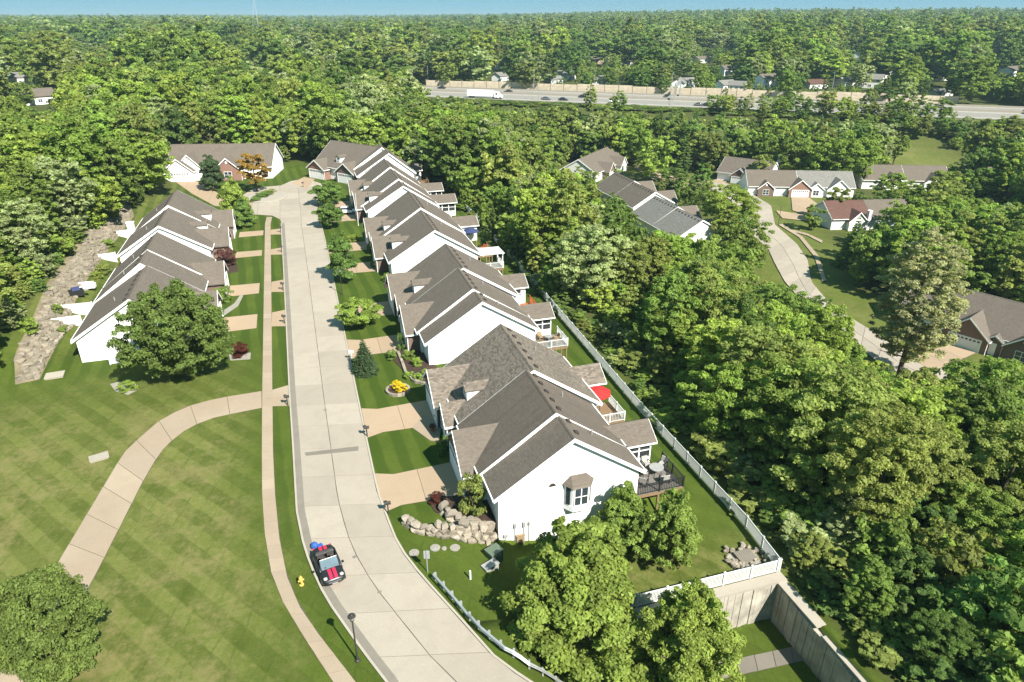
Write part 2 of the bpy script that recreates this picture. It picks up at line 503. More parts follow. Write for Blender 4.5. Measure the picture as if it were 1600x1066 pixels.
M['red_stripe'] = plain('red_stripe_paint', (0.65, 0.02, 0.06), 0.35, 0.05)
M['tyre'] = plain('tyre_rubber', (0.02, 0.02, 0.02), 0.8, 0.1)
M['chrome'] = plain('bright_metal', (0.20, 0.20, 0.21), 0.5, 0.05, metal=0.6)
M['cabin'] = plain('dark_upholstery', (0.05, 0.045, 0.04), 0.7, 0.2)
M['windscreen'] = plain('pale_windscreen', (0.1, 0.14, 0.165), 0.08, 0.2, 1.0, spec=0.9)
M['blue'] = plain('blue_plastic', (0.03, 0.09, 0.3), 0.5, 0.3, 6)
M['hydrant'] = plain('yellow_hydrant_paint', (0.5, 0.32, 0.08), 0.5, 0.1)
M['hwy'] = concrete('highway_concrete', (0.26, 0.243, 0.215), 0.2, 0.02)
M['hwy_dark'] = plain('worn_lane', (0.185, 0.17, 0.15), 0.9, 0.15, 0.3)
M['line'] = plain('road_paint', (0.72, 0.70, 0.64), 0.7, 0.1)
M['noisewall'] = plain('noise_wall_precast', (0.50, 0.42, 0.31), 0.9, 0.16, 0.5)
M['noisepost'] = plain('noise_wall_post', (0.26, 0.21, 0.15), 0.9, 0.1)
M['box_green'] = plain('utility_box_green', (0.09, 0.12, 0.085), 0.5, 0.1)
M['leaf'] = leaf_mat('leaves', 0.50, 0.02, 0.40)
M['leaf_still'] = leaf_mat('shrub_leaves', 0.45, 0.012, 0.2)
M['petal'] = plain('yellow_flowers', (0.5, 0.36, 0.015), 0.8, 0.25, 14, fine=0.8)
M['pot'] = plain('clay_pots', (0.24, 0.085, 0.03), 0.8, 0.2)

# ------------------------------------------------------------------ layout of roads (world metres)
def gp(lst, z):
    return [P(u, v, z)[:2] for u, v in lst]

ST_L = [(1.75, 28.0), (1.2, 29.83), (0.1, 32.41), (-1.27, 35.95), (-1.97, 37.8), (-2.58, 40.15), (-3.25, 43.41), (-3.7, 48.02), (-3.84, 58.85), (-4.01, 67.85), (-4.2, 89.58), (-4.4, 110.94), (-4.71, 138.77)]
ST_R = [(10.0, 26.5), (9.38, 27.31), (7.93, 29.5), (6.54, 33.18), (4.62, 38.13), (3.56, 41.52), (3.12, 45.57), (2.85, 48.74), (2.8, 60.9), (2.8, 77.5), (2.8, 108.7), (2.75, 125.1), (2.6, 138.77)]
CDS = [(2.6, 138.77), (2.6, 146), (3.0, 156), (4.0, 166.0), (5.0, 172), (1.5, 179.5), (-2.3, 178.0), (-4.8, 173.5), (-8, 173.2), (-11.3, 171.5), (-13, 166), (-13, 157), (-11.8, 151), (-10.2, 147.5), (-6.6, 145.5), (-5.0, 142), (-4.71, 138.77)]
SW_L = [(-3.0, 33.2), (-3.72, 35.01), (-4.94, 38.29), (-5.76, 41.52), (-6.29, 46.07), (-6.59, 51.26), (-6.75, 57.96), (-6.94, 68.75), (-7.84, 139.49), (-7.6, 144.5)]
SW_L = [(-0.55, 27.4), (-2.05, 30.83)] + SW_L[1:]
SW_R = [(0.65, 27.4), (-0.95, 31.0), (-2.63, 34.67), (-3.8, 37.52), (-4.61, 40.71), (-5.15, 45.18), (-5.49, 50.88), (-5.71, 57.64), (-5.85, 68.41), (-6.76, 139.16), (-6.5, 144.3)]
LN_U = [(-7.0, 70.0), (-11.64, 69.77), (-14.72, 68.78), (-16.71, 66.78), (-17.79, 64.66), (-19.11, 61.55), (-21.16, 46.27), (-22.9, 36.5), (-24.5, 28)]
LN_D = [(-6.9, 66.3), (-11.34, 65.77), (-13.66, 64.6), (-15.0, 62.57), (-15.85, 60.55), (-16.6, 56.3), (-18.12, 44.22), (-20.0, 36.5), (-21.3, 28)]
R2L = gp([(1100, 290), (1140, 312), (1160, 335), (1166, 360), (1200, 390), (1209.5, 411), (1225, 440), (1255, 475), (1300, 512), (1350, 550), (1395, 588), (1460, 625), (1600, 690)], VZ)
R2R = gp([(1118, 281), (1165, 298), (1205, 322), (1211, 352), (1245, 382), (1262, 407), (1267.6, 441), (1290, 468), (1325, 495), (1362, 518), (1410, 548), (1480, 582), (1600, 640)], VZ)
R2C = [((a[0] + b[0]) / 2, (a[1] + b[1]) / 2) for a, b in zip(R2L, R2R)]

def seg_dist(px_, py_, poly):
    d = np.full(np.shape(px_), 1e9)
    for (ax, ay), (bx, by) in zip(poly[:-1], poly[1:]):
        vx, vy = bx - ax, by - ay
        t = np.clip(((px_ - ax) * vx + (py_ - ay) * vy) / (vx * vx + vy * vy), 0, 1)
        d = np.minimum(d, np.hypot(px_ - ax - t * vx, py_ - ay - t * vy))
    return d

# clearings of the lower neighbourhood: (x, y, radius)
CLEAR = [(*P(1515, 545, VZ)[:2], 19), (*P(1260, 305, VZ)[:2], 19), (*P(1200, 318, VZ)[:2], 14), (*P(1400, 292, VZ)[:2], 15), (*P(1350, 352, VZ)[:2], 13), (*P(1570, 292, VZ)[:2], 14),
         (*P(1160, 275, VZ)[:2], 11), (95, 182, 14), (101, 228, 17), (92, 150, 15), (93, 168, 12), (*P(1030, 268, VZ)[:2], 14), (*P(1430, 255, VZ)[:2], 22), (*P(1480, 262, VZ)[:2], 14),
         (*P(1285, 385, VZ)[:2], 9), (*P(1330, 318, VZ)[:2], 12), (*P(1440, 300, VZ)[:2], 10), (*P(1245, 345, VZ)[:2], 10)]

_le = sorted([G(u, v)[:2] for u, v in ((272, 292), (232, 312), (190, 335), (150, 362), (112, 402), (80, 440), (45, 480), (12, 520))], key=lambda p: p[1])
LEDGE_Y = [0, 60, 72] + [p[1] for p in _le] + [215]
LEDGE_X = [-44, -40, -36] + [p[0] + 0.5 for p in _le] + [-34]
def wood_mask(x, y):
    x = np.asarray(x, float); y = np.asarray(y, float)
    w = np.where(y < LOW_Y, sm(32.5, 33.5, x), sm(33.6, 35.5, x))
    ledge = np.interp(y, LEDGE_Y, LEDGE_X)
    w = np.maximum(w, sm(0, -2.0, x - ledge))
    back = np.interp(x, [-40, -30, -8, 2, 12, 24, 34], [196, 204, 206, 197, 194, 186, 174])
    w = np.maximum(w, sm(0, 2.5, y - back))
    w = w * (1 - sm(0.0, 1.0, sm(13.0, 10.0, seg_dist(x, y, R2C))) * (x > 40))
    for cx, cy, r in CLEAR:
        w = w * (1 - sm(r, r - 2.5, np.hypot(x - cx, y - cy)))
    s = (x - HW_A[0]) * HW_N[0] + (y - HW_A[1]) * HW_N[1]
    w = w * (1 - sm(-2, 2, s) * sm(56, 53, s))
    return w

def grid_axis(fine_lo, fine_hi, step, lo, hi, extra=()):
    a = list(np.arange(fine_lo, fine_hi + 1e-6, step))
    s = step; v = fine_hi
    while v < hi:
        s *= 1.13; v += s; a.append(v)
    s = step; v = fine_lo
    while v > lo:
        s *= 1.13; v -= s; a.append(v)
    a = [q for q in a if all(abs(q - e) > step * 0.45 for e in extra)] + [q for e in extra for q in (e - 0.01, e + 0.01)]
    return np.array(sorted(a))

def make_ground():
    xs = grid_axis(-46, 48, 0.8, -9000, 9000, (LOW_X,))
    ys = grid_axis(18, 150, 0.8, -400, 14000, (LOW_Y,))
    X, Y = np.meshgrid(xs, ys)
    Z = hgt(X, Y)
    nx, ny = len(xs), len(ys)
    idx = np.arange(nx * ny).reshape(ny, nx)
    quads = np.stack([idx[:-1, :-1], idx[:-1, 1:], idx[1:, 1:], idx[1:, :-1]], -1).reshape(-1, 4)
    m = bpy.data.meshes.new('ground')
    m.vertices.add(nx * ny)
    m.vertices.foreach_set('co', np.stack([X, Y, Z], -1).ravel())
    m.loops.add(quads.size); m.loops.foreach_set('vertex_index', quads.ravel().astype(np.int32))
    m.polygons.add(len(quads))
    m.polygons.foreach_set('loop_start', np.arange(0, quads.size, 4, dtype=np.int32))
    m.polygons.foreach_set('loop_total', np.full(len(quads), 4, np.int32))
    m.polygons.foreach_set('use_smooth', np.ones(len(quads), bool))
    m.update()
    W = wood_mask(X, Y)
    dry = sm(-6, -12, X) * sm(84, 60, Y) * 1.0 + 0.55 * sm(-2, -6, X) * sm(60, 35, Y)
    dry = np.maximum(dry, 0.8 * sm(40, 34, Y) * sm(14, 20, X) * (Y > LOW_Y))
    dry = np.maximum(dry, 0.45 * sm(-24, -30, X) * sm(80, 95, Y))
    dry = np.maximum(dry, 0.8 * sm(24, 12, np.hypot(X - CLEAR[12][0], Y - CLEAR[12][1])))
    dry = np.maximum(dry, 0.45 * (X > 60))
    lush = sm(-8, -4, X) * sm(42, 46, Y)
    lush = np.maximum(lush, sm(76, 82, Y))
    for nm, arr in (('wood', W), ('dry', np.clip(dry, 0, 1)), ('lush', lush), ('mow', sm(70, 55, X) * sm(205, 190, Y))):
        a = m.attributes.new(nm, 'FLOAT', 'POINT'); a.data.foreach_set('value', arr.ravel().astype(np.float32))
    m.materials.append(M['ground'])
    o = put('ground', m)
    tag(o, 'mown lawns and dark woodland floor under the whole scene', 'ground', kind='structure')
    return o
make_ground()

# ------------------------------------------------------------------ slabs
def resample(poly, n):
    poly = np.array(poly, float)
    d = np.r_[0, np.cumsum(np.hypot(*np.diff(poly, axis=0).T))]
    t = np.linspace(0, d[-1], n)
    return np.stack([np.interp(t, d, poly[:, 0]), np.interp(t, d, poly[:, 1])], -1)

def shrink(poly, g):
    c = np.mean(poly, axis=0)
    out = []
    n = len(poly)
    for i in range(n):
        p = np.array(poly[i]); a = np.array(poly[i - 1]); b = np.array(poly[(i + 1) % n])
        e1 = (a - p); e2 = (b - p)
        e1 = e1 / (np.hypot(*e1) + 1e-9); e2 = e2 / (np.hypot(*e2) + 1e-9)
        d = e1 + e2
        if np.hypot(*d) < 0.05: d = np.array([-e1[1], e1[0]]); d = d if d @ (c - p) > 0 else -d
        d = d / (np.hypot(*d) + 1e-9)
        if d @ (c - p) < 0: d = -d
        out.append(tuple(p + d * g * 1.3))
    return out

def slab_piece(parent, poly, z0, z1, mat, name='slab', gap=0.025):
    if len(poly) < 3: return
    area = 0.5 * abs(sum(poly[i - 1][0] * poly[i][1] - poly[i][0] * poly[i - 1][1] for i in range(len(poly))))
    if area < 0.15: return
    MB().prism(shrink(poly, gap), 'z', z0, z1).build(name, mat, parent)

def lane_slabs(parent, left, right, step, lanes, z0, z1, mat, name='slab', gap=0.025, zf=None):
    c = (np.array(left[0]) + right[0]) / 2
    Lr = resample(left, 400); Rr = resample(right, 400)
    cen = (Lr + Rr) / 2
    d = np.r_[0, np.cumsum(np.hypot(*np.diff(cen, axis=0).T))]
    n = max(1, round(d[-1] / step))
    ks = [int(np.argmin(abs(d - d[-1] * i / n))) for i in range(n + 1)]
    for a, b in zip(ks[:-1], ks[1:]):
        for l in range(lanes):
            f0, f1 = l / lanes, (l + 1) / lanes
            q = lambda k, f: tuple(Lr[k] * (1 - f) + Rr[k] * f)
            mid = (a + b) // 2
            poly = [q(a, f0), q(a, f1), q(mid, f1), q(b, f1), q(b, f0), q(mid, f0)]
            zz = zf(*q(mid, 0.5)) if zf else 0
            slab_piece(parent, poly, z0 + zz, z1 + zz + random.uniform(-0.004, 0.004), mat, name, gap)

def clip_poly(poly, x0, x1, y0, y1):
    def cut(pts, f, inter):
        out = []
        for i in range(len(pts)):
            a, b = pts[i - 1], pts[i]
            if f(b):
                if not f(a): out.append(inter(a, b))
                out.append(b)
            elif f(a): out.append(inter(a, b))
        return out
    def ix(v): return lambda a, b: (v, a[1] + (b[1] - a[1]) * (v - a[0]) / (b[0] - a[0]))
    def iy(v): return lambda a, b: (a[0] + (b[0] - a[0]) * (v - a[1]) / (b[1] - a[1]), v)
    for f, it in ((lambda p: p[0] >= x0, ix(x0)), (lambda p: p[0] <= x1, ix(x1)), (lambda p: p[1] >= y0, iy(y0)), (lambda p: p[1] <= y1, iy(y1))):
        poly = cut(poly, f, it)
        if len(poly) < 3: return []
    return poly

def grid_slabs(parent, poly, xs, ys, z0, z1, mat, gap=0.025):
    for a, b in zip(xs[:-1], xs[1:]):
        for c, d in zip(ys[:-1], ys[1:]):
            q = clip_poly(list(poly), a, b, c, d)
            if q: slab_piece(parent, q, z0, z1, mat, gap=gap)

# main street
street = tag(MB().strip(ST_L, ST_R, 0.002, 0.010).build('street', M['joint']), 'pale concrete street curving up between the villas', 'street', kind='structure')
lane_slabs(street, ST_L, ST_R, 4.3, 2, 0.011, 0.045, M['street'])
cds = tag(MB().prism(CDS, 'z', 0.002, 0.0095).build('cul_de_sac', M['joint']), 'concrete turning circle at the end of the street', 'street', kind='structure')
grid_slabs(cds, CDS, [-14, -9.5, -5, -0.9, 3.2, 6], [138, 143, 148, 153.5, 159, 164.5, 170, 175, 180], 0.011, 0.045, M['street'])
# grey patch strip across the street
MB().prism([P(476, 708)[:2], P(560, 698)[:2], P(560, 705)[:2], P(478, 713)[:2]], 'z', 0.05, 0.054).build('patch', M['gutter'], street)
for u, v in ((508, 641), (554, 871), (593, 926)):
    c = P(u, v); MB().lathe([(0.16, 0), (0.16, 0.006)], (c[0], c[1], 0.05), 10).build('utility_cap', M['gutter'], street)

def offset(poly, d):
    poly = np.array(poly, float); t = np.gradient(poly, axis=0); t /= np.hypot(t[:, 0], t[:, 1])[:, None]
    return [tuple(p + d * np.array([-q[1], q[0]])) for p, q in zip(poly, t)]

SL = [tuple(p) for p in resample(ST_L, 60)]; SR = [tuple(p) for p in resample(ST_R, 60)]
k = tag(MB().strip(offset(SL, 0.16), SL, 0.0, 0.15).build('kerb', M['kerb']), 'low pale concrete kerb along the left side of the street', 'kerb', kind='structure')
MB().strip(SL, offset(SL, -0.55), 0.046, 0.058).build('gutter_pan', M['gutter'], k)
k = tag(MB().strip(SR, offset(SR, -0.16), 0.0, 0.10).build('kerb', M['kerb']), 'low pale concrete kerb along the right side of the street', 'kerb', kind='structure')

# sidewalk and the lane that leaves to the lower left
walk = tag(MB().strip([tuple(p) for p in resample(SW_L, 40)], [tuple(p) for p in resample(SW_R, 40)], 0.002, 0.020).build('sidewalk', M['joint']), 'narrow tan concrete sidewalk beside the street', 'sidewalk', kind='structure')
lane_slabs(walk, SW_L, SW_R, 1.5, 1, 0.021, 0.062, M['walk'], gap=0.02)
lane = tag(MB().strip([tuple(p) for p in resample(LN_U, 40)], [tuple(p) for p in resample(LN_D, 40)], 0.002, 0.012).build('lane', M['joint']), 'concrete lane curving away across the dry lawn', 'lane', kind='structure')
lane_slabs(lane, LN_U, LN_D, 3.3, 1, 0.013, 0.045, M['walk'])
ap = tag(MB().prism([(-4.17, 70.5), (-5.9, 69.9), (-5.85, 66.3), (-4.17, 65.9)], 'z', 0.01, 0.05).build('lane_apron', M['walk']), 'concrete apron joining the lane to the street', 'apron', kind='structure')

# driveways
def driveway(poly, label, cell=3.1):
    xs = [p[0] for p in poly]; ys = [p[1] for p in poly]
    o = tag(MB().prism(poly, 'z', 0.002, 0.010).build('driveway', M['joint']), label, 'driveway', 'driveways', kind='structure')
    nx = max(1, round((max(xs) - min(xs)) / cell)); ny = 1
    ax = np.linspace(min(xs), max(xs), nx + 1); ay = [min(ys), max(ys)]
    grid_slabs(o, poly, ax, ay, 0.011, 0.048, M['drive'], 0.02)
    return o
R_ROW = [41.4, 70.6, 100.6, 132.0]      # near gable of each villa pair on the right
names4 = ['the nearest', 'the second', 'the third', 'the fourth']
for i, y0 in enumerate(R_ROW):
    for j, (a, b) in enumerate(((4.6, 9.7), (16.2, 21.4))):
        a += y0; b += y0
        driveway([(2.98, a - 0.2), (4.6, a + 0.35), (10.4, a + 0.15), (10.4, b), (4.6, b - 0.3), (2.98, b + 0.3)],
                 'tan driveway of %s villa pair on the right, %s unit' % (names4[i], ('near', 'far')[j]))
for i, (a, b) in enumerate(((87.2, 93.0), (100.2, 105.6), (118.5, 122.6), (131, 135.2))):
    driveway([(-12.3, a + 0.4), (-8.0, a + 0.5), (-8.0, b - 0.5), (-12.3, b - 0.4)][::-1], 'tan driveway %s from the camera on the left side' % ('first', 'second', 'third', 'fourth')[i])
    driveway([(-5.9 - (a - 68) * 0.0128, a + 0.5), (-4.36 - (a > 100) * 0.15, a), (-4.36 - (a > 100) * 0.15, b), (-5.9 - (a - 68) * 0.0128, b - 0.5)], 'tan driveway apron, %s from the camera on the left verge' % ('first', 'second', 'third', 'fourth')[i])
driveway([P(u, v)[:2] for u, v in ((275, 285), (312, 284), (345, 305), (395, 312), (395, 328), (335, 322), (300, 303))], 'orange tinted driveway of the house behind the turning circle')
driveway([P(u, v)[:2] for u, v in ((455, 287), (475, 277), (492, 280), (480, 296))], 'pale driveway of the last villa by the turning circle')

# island in the turning circle
ic = (-7.8, 162.6)
isl = MB().lathe([(4.2, 0.04), (4.2, 0.22), (3.75, 0.24), (3.7, 0.12), (0.1, 0.16)], (ic[0], ic[1], 0), 30, 1.0, 1.25).build('traffic_island', M['mulch'])
tag(isl, 'round mulched island with kerb in the turning circle', 'island', kind='structure')
MB().lathe([(4.5, 0.03), (4.5, 0.16), (4.1, 0.25), (3.9, 0.25)], (ic[0], ic[1], 0.02), 30, 1.0, 1.25).build('island_kerb', M['kerb'], isl)

# the lower street
lower = tag(MB().strip(R2L, R2R, VZ + 0.1, VZ + 0.14).build('lower_street', M['joint']), 'curved concrete street of the lower neighbourhood', 'street', kind='structure')
lane_slabs(lower, R2L, R2R, 5.0, 2, VZ + 0.145, VZ + 0.19, M['street'], gap=0.035)
def lower_band(name, l, r, label):
    o = tag(MB().strip(gp(l, VZ), gp(r, VZ), VZ + 0.05, VZ + 0.13).build(name, M['joint']), label, 'path', kind='structure')
    lane_slabs(o, gp(l, VZ), gp(r, VZ), 3.0, 1, VZ + 0.135, VZ + 0.2, M['walk'], gap=0.03)
lower_band('sidewalk', [(1216, 352), (1248, 372), (1272, 402), (1284, 440)], [(1222, 351), (1254, 371), (1279, 401), (1291, 440)], 'sidewalk right of the lower street')
lower_band('sidewalk', [(1144, 360), (1168, 376), (1182, 398)], [(1149, 358), (1175, 374), (1190, 398)], 'sidewalk left of the lower street')
lower_band('footpath', [(1238, 360), (1262, 366), (1285, 377)], [(1238, 363), (1261, 369), (1284, 381)], 'footpath to the red roofed house')
lower_band('sidewalk', [(1330, 565), (1390, 602), (1450, 632), (1540, 672)], [(1328, 571), (1386, 609), (1446, 640), (1536, 681)], 'sidewalk below the lower street')
def lower_drive(pts, label):
    poly = gp(pts, VZ)
    o = tag(MB().prism(poly, 'z', VZ + 0.05, VZ + 0.15).build('driveway', M['joint']), label, 'driveway', 'driveways', kind='structure')
    xs = [p[0] for p in poly]; ys = [p[1] for p in poly]
    grid_slabs(o, poly, np.linspace(min(xs), max(xs), 4), np.linspace(min(ys), max(ys), 4), VZ + 0.155, VZ + 0.215, M['drive'], 0.03)
lower_drive([(1480, 540), (1524, 553), (1462, 582), (1440, 572), (1425, 560)], 'tan driveway of the brick gabled house at the right edge')
lower_drive([(1236, 309), (1263, 309), (1292, 331), (1262, 337), (1238, 330)], 'pale driveway of the two gabled grey house')
lower_drive([(1212, 330), (1262, 337), (1292, 331), (1300, 338), (1260, 346), (1222, 342)], 'pale side street apron below the grey house')
lower_drive([(990, 262), (1000, 257), (1030, 266), (1068, 282), (1112, 284), (1110, 292), (1060, 294), (1020, 282)], 'pale driveway winding behind the tan roofed houses')
lower_drive([(1112, 284), (1140, 275), (1150, 279), (1128, 288)], 'pale driveway of the house with the tall white chimney')
lower_drive([(1570, 303), (1600, 300), (1600, 312), (1585, 318)], 'tan driveway at the far right edge')
lower_drive([(1380, 305), (1402, 302), (1412, 330), (1390, 333)], 'pale driveway between the shade trees')

# sunken yard: paths and retaining wall
def low_path(px_l, px_r, label):
    z = -6.8
    o = tag(MB().strip([P(*q, z)[:2] for q in px_l], [P(*q, z)[:2] for q in px_r], z + 0.005, z + 0.02).build('yard_path', M['joint']), label, 'path', kind='structure')
    lane_slabs(o, [P(*q, z)[:2] for q in px_l], [P(*q, z)[:2] for q in px_r], 1.6, 1, z + 0.022, z + 0.06, M['gutter'])
low_path([(1192, 958), (1232, 1004)], [(1214, 955), (1258, 1000)], 'short concrete path leading to the retaining wall')
low_path([(1120, 1036), (1290, 1000)], [(1126, 1062), (1296, 1024)], 'concrete path crossing the sunken yard')

rw = empty('retaining_wall', (LOW_X, LOW_Y, -6.8), 0, 'stained concrete retaining wall with vertical board marks round the sunken yard', 'retaining wall')
def ribbed(x0, x1, h0, h1, axis):
    b = MB(); n = int(abs(x1 - x0) / 0.32); t = np.linspace(x0, x1, n + 1)
    for i in range(n):
        pr = random.choice([0.0, 0.02, 0.045, 0.07])
        hh = h0 + (h1 - h0) * (i / n)
        if axis == 'x': b.box(t[i], t[i + 1] - 0.012, -0.42 - pr, -0.05, -0.3, hh)
        else: b.box(-0.42 - pr, -0.05, t[i] , t[i + 1] - 0.012, -0.3, hh)
    return b
ribbed(-20.5, 0.4, 3.55, 3.75, 'x').build('back_face', M['wallconc'], rw)
MB().box(-20.5, 0.4, -0.55, 0.35, 3.76, 3.98).build('cap_stone', M['kerb'], rw)
ribbed(-12.0, -0.43, 3.0, 3.7, 'y').build('side_face', M['wallconc'], rw)
MB().box(-0.05, 0.35, -12.0, -0.43, -0.3, 3.4).build('side_core', M['wallconc'], rw)
MB().box(-0.45, 0.40, -5.0, -0.55, 3.70, 3.86).build('cap_stone', M['kerb'], rw)
MB().box(-0.40, 0.44, -12.0, -5.6, 3.40, 3.56).build('cap_stone', M['kerb'], rw)

# ------------------------------------------------------------------ houses
def hexa(xf, ze_f, xr, zr, xb, ze_b, t):
    return [(xf, ze_f), (xr, zr), (xb, ze_b), (xb, ze_b - t), (xr, zr - t), (xf, ze_f - t)]

def window(parent, axis, c, w, h, out, mull=1, frame=0.07, mat=None):
    """axis 'x': the window lies in a plane of constant x (c = x, y, z centre); out = +1/-1 outward"""
    x, y, z = c
    def bx(b, a0, a1, z0, z1, d0, d1):
        lo, hi = sorted((d0 * out, d1 * out))
        if axis == 'x': b.box(x + lo, x + hi, a0, a1, z0, z1)
        else: b.box(a0, a1, y + lo, y + hi, z0, z1)
    ca = y if axis == 'x' else x
    f = MB()
    bx(f, ca - w / 2 - frame, ca + w / 2 + frame, z + h / 2, z + h / 2 + frame, 0.0, 0.07)
    bx(f, ca - w / 2 - frame, ca + w / 2 + frame, z - h / 2 - frame, z - h / 2, 0.0, 0.09)
    bx(f, ca - w / 2 - frame, ca - w / 2, z - h / 2, z + h / 2, 0.0, 0.07)
    bx(f, ca + w / 2, ca + w / 2 + frame, z - h / 2, z + h / 2, 0.0, 0.07)
    for k in range(mull):
        xx = ca - w / 2 + w * (k + 1) / (mull + 1)
        bx(f, xx - 0.04, xx + 0.04, z - h / 2, z + h / 2, 0.0, 0.06)
    bx(f, ca - w / 2, ca + w / 2, z - 0.025, z + 0.025, 0.0, 0.05)
    fo = f.build('window', M['trim'], parent)
    for k in range(mull + 1):
        a0 = ca - w / 2 + w * k / (mull + 1) + 0.005; a1 = ca - w / 2 + w * (k + 1) / (mull + 1) - 0.005
        g = MB(); bx(g, a0, a1, z - h / 2, z + h / 2, 0.005, 0.025); g.build('pane', mat or M['glass'], fo)
    return fo

def garage_door(parent, x, yc, w, h, z0, double=True):
    b = MB()
    for k in range(4):
        zz = z0 + h * k / 4
        b.box(x - 0.06, x, yc - w / 2, yc + w / 2, zz + 0.012, zz + h / 4 - 0.012)
    b.box(x - 0.03, x, yc - w / 2, yc + w / 2, z0, z0 + h)
    d = b.build('garage_door', M['door'], parent)
    n = 8 if double else 4
    for k in range(n):
        c = yc - w / 2 + w * (k + 0.5) / n
        MB().box(x - 0.075, x - 0.055, c - w / n * 0.32, c + w / n * 0.32, z0 + h * 0.80, z0 + h * 0.94).build('pane', M['glass'], d)
    f = MB()
    f.box(x - 0.09, x + 0.02, yc - w / 2 - 0.14, yc - w / 2 - 0.005, z0, z0 + h + 0.14).box(x - 0.09, x + 0.02, yc + w / 2 + 0.005, yc + w / 2 + 0.14, z0, z0 + h + 0.14).box(x - 0.09, x + 0.02, yc - w / 2 - 0.004, yc + w / 2 + 0.004, z0 + h + 0.005, z0 + h + 0.14)
    f.build('door_frame', M['trim'], d)

def deck(root, x0, x1, y0, y1, z, ground, rail='white', boards='deck', wood_under=True):
    railm = {'white': M['vinyl'], 'black': M['rail_black'], 'orange': M['deck_orange'], 'wood': M['deck_wood']}[rail]
    fl = MB(); n = int((x1 - x0) / 0.15)
    for i in range(n):
        a = x0 + (x1 - x0) * i / n
        fl.box(a + 0.006, a + (x1 - x0) / n - 0.006, y0, y1, z - 0.04, z)
    fl.build('deck_floor', M[boards], root)
    und = M['deck_wood'] if wood_under else railm
    MB().box(x0, x1 + 0.03, y0 - 0.05, y0, z - 0.32, z - 0.045).box(x1 + 0.0, x1 + 0.05, y0, y1, z - 0.32, z - 0.045).box(x0, x1, y1, y1 + 0.05, z - 0.32, z - 0.045).build('deck_beam', und, root)
    for (px_, py_) in ((x1 - 0.1, y0 + 0.1), (x1 - 0.1, y1 - 0.1), (x1 - 0.1, (y0 + y1) / 2), ((x0 + x1) / 2, y0 + 0.1)):
        MB().box(px_ - 0.08, px_ + 0.08, py_ - 0.08, py_ + 0.08, ground, z - 0.33).build('deck_post', und, root)
    r = MB()
    def run(ax, ay, bx_, by_):
        L = math.hypot(bx_ - ax, by_ - ay); m = max(2, int(L / 0.16))
        ww = 0.03
        if abs(bx_ - ax) > abs(by_ - ay):
            r.box(min(ax, bx_), max(ax, bx_), ay - 0.035, ay + 0.035, z + 0.95, z + 1.02).box(min(ax, bx_), max(ax, bx_), ay - 0.025, ay + 0.025, z + 0.08, z + 0.13)
        else:
            r.box(ax - 0.035, ax + 0.035, min(ay, by_), max(ay, by_), z + 0.952, z + 1.022).box(ax - 0.025, ax + 0.025, min(ay, by_), max(ay, by_), z + 0.082, z + 0.132)
        for i in range(1, m):
            cx = ax + (bx_ - ax) * i / m; cy = ay + (by_ - ay) * i / m
            r.box(cx - 0.018, cx + 0.018, cy - 0.018, cy + 0.018, z + 0.131, z + 0.951)
    run(x0, y0, x1, y0); run(x1, y0 + 0.036, x1, y1)
    r.build('railing', railm, root)
    for (px_, py_) in ((x0 + 0.06, y0), (x1, y0), (x1, y1), (x1, (y0 + y1) / 2), ((x0 + x1) / 2, y0)):
        MB().box(px_ - 0.06, px_ + 0.06, py_ - 0.06, py_ + 0.06, z, z + 1.1).build('rail_post', railm, root)

def porch(root, x0, x1, y0, y1, ground, roofm, zt=2.55, rise=1.25, glazed=True, wallm=None):
    wallm = wallm or M['siding']
    yc = (y0 + y1) / 2; hw = (y1 - y0) / 2
    b = MB(); b.box(x0 - 1.0, x1, y0, y1, -0.25, 0.75 if glazed else zt)
    b.prism([(y0 + 0.01, zt - 0.02), (yc, zt + rise - 0.22), (y1 - 0.01, zt - 0.02)], 'x', x0 - 1.0, x1 - 0.03)
    b.build('porch_wall', wallm, root)
    if glazed:
        MB().box(x0 - 0.6, x1 - 0.12, y0 + 0.12, y1 - 0.12, 0.76, zt - 0.05).build('porch_screen', M['screen'], root)
        for xx in np.linspace(x0 + 0.1, x1 - 0.06, 4): MB().box(xx - 0.06, xx + 0.06, y0, y0 + 0.11, 0.751, zt - 0.141).build('porch_stud', M['trim'], root)
        for yy in np.linspace(y0 + 0.18, y1 - 0.06, 4): MB().box(x1 - 0.11, x1, yy - 0.06, yy + 0.06, 0.751, zt - 0.02).build('porch_stud', M['trim'], root)
        MB().box(x0, x1, y0 + 0.01, y0 + 0.1, 1.5, 1.56).build('porch_rail', M['trim'], root)
        MB().box(x0, x1 + 0.0, y0 - 0.01, y0 + 0.12, zt - 0.14, zt + 0.02).build('porch_beam', M['trim'], root)
    else:
        window(root, 'y', ((x0 + x1) / 2 + 0.5, y0, 1.5), 0.9, 1.1, -1, 0)
        window(root, 'y', (x0 + 0.6, y0, 1.1), 0.75, 1.9, -1, 0)
    MB().prism(hexa(y0 - 0.35, zt - 0.05, yc, zt + rise, y1 + 0.35, zt - 0.05, 0.16), 'x', x0 - 2.6, x1 + 0.35).build('porch_roof', across(roofm), root)
    MB().prism(hexa(y0 - 0.37, zt - 0.08, yc, zt + rise - 0.03, y1 + 0.37, zt - 0.08, 0.2), 'x', x1 + 0.352, x1 + 0.39).build('rake_board', M['trim'], root)
    MB().box(x0, x1 + 0.35, y0 - 0.42, y0 - 0.352, zt - 0.22, zt - 0.08).build('gutter', M['trim'], root)
    for py_ in (y0 + 0.1, y1 - 0.1):
        MB().box(x1 - 0.2, x1 - 0.02, py_ - 0.09, py_ + 0.09, ground, -0.251).build('porch_post', M['deck_wood'], root)

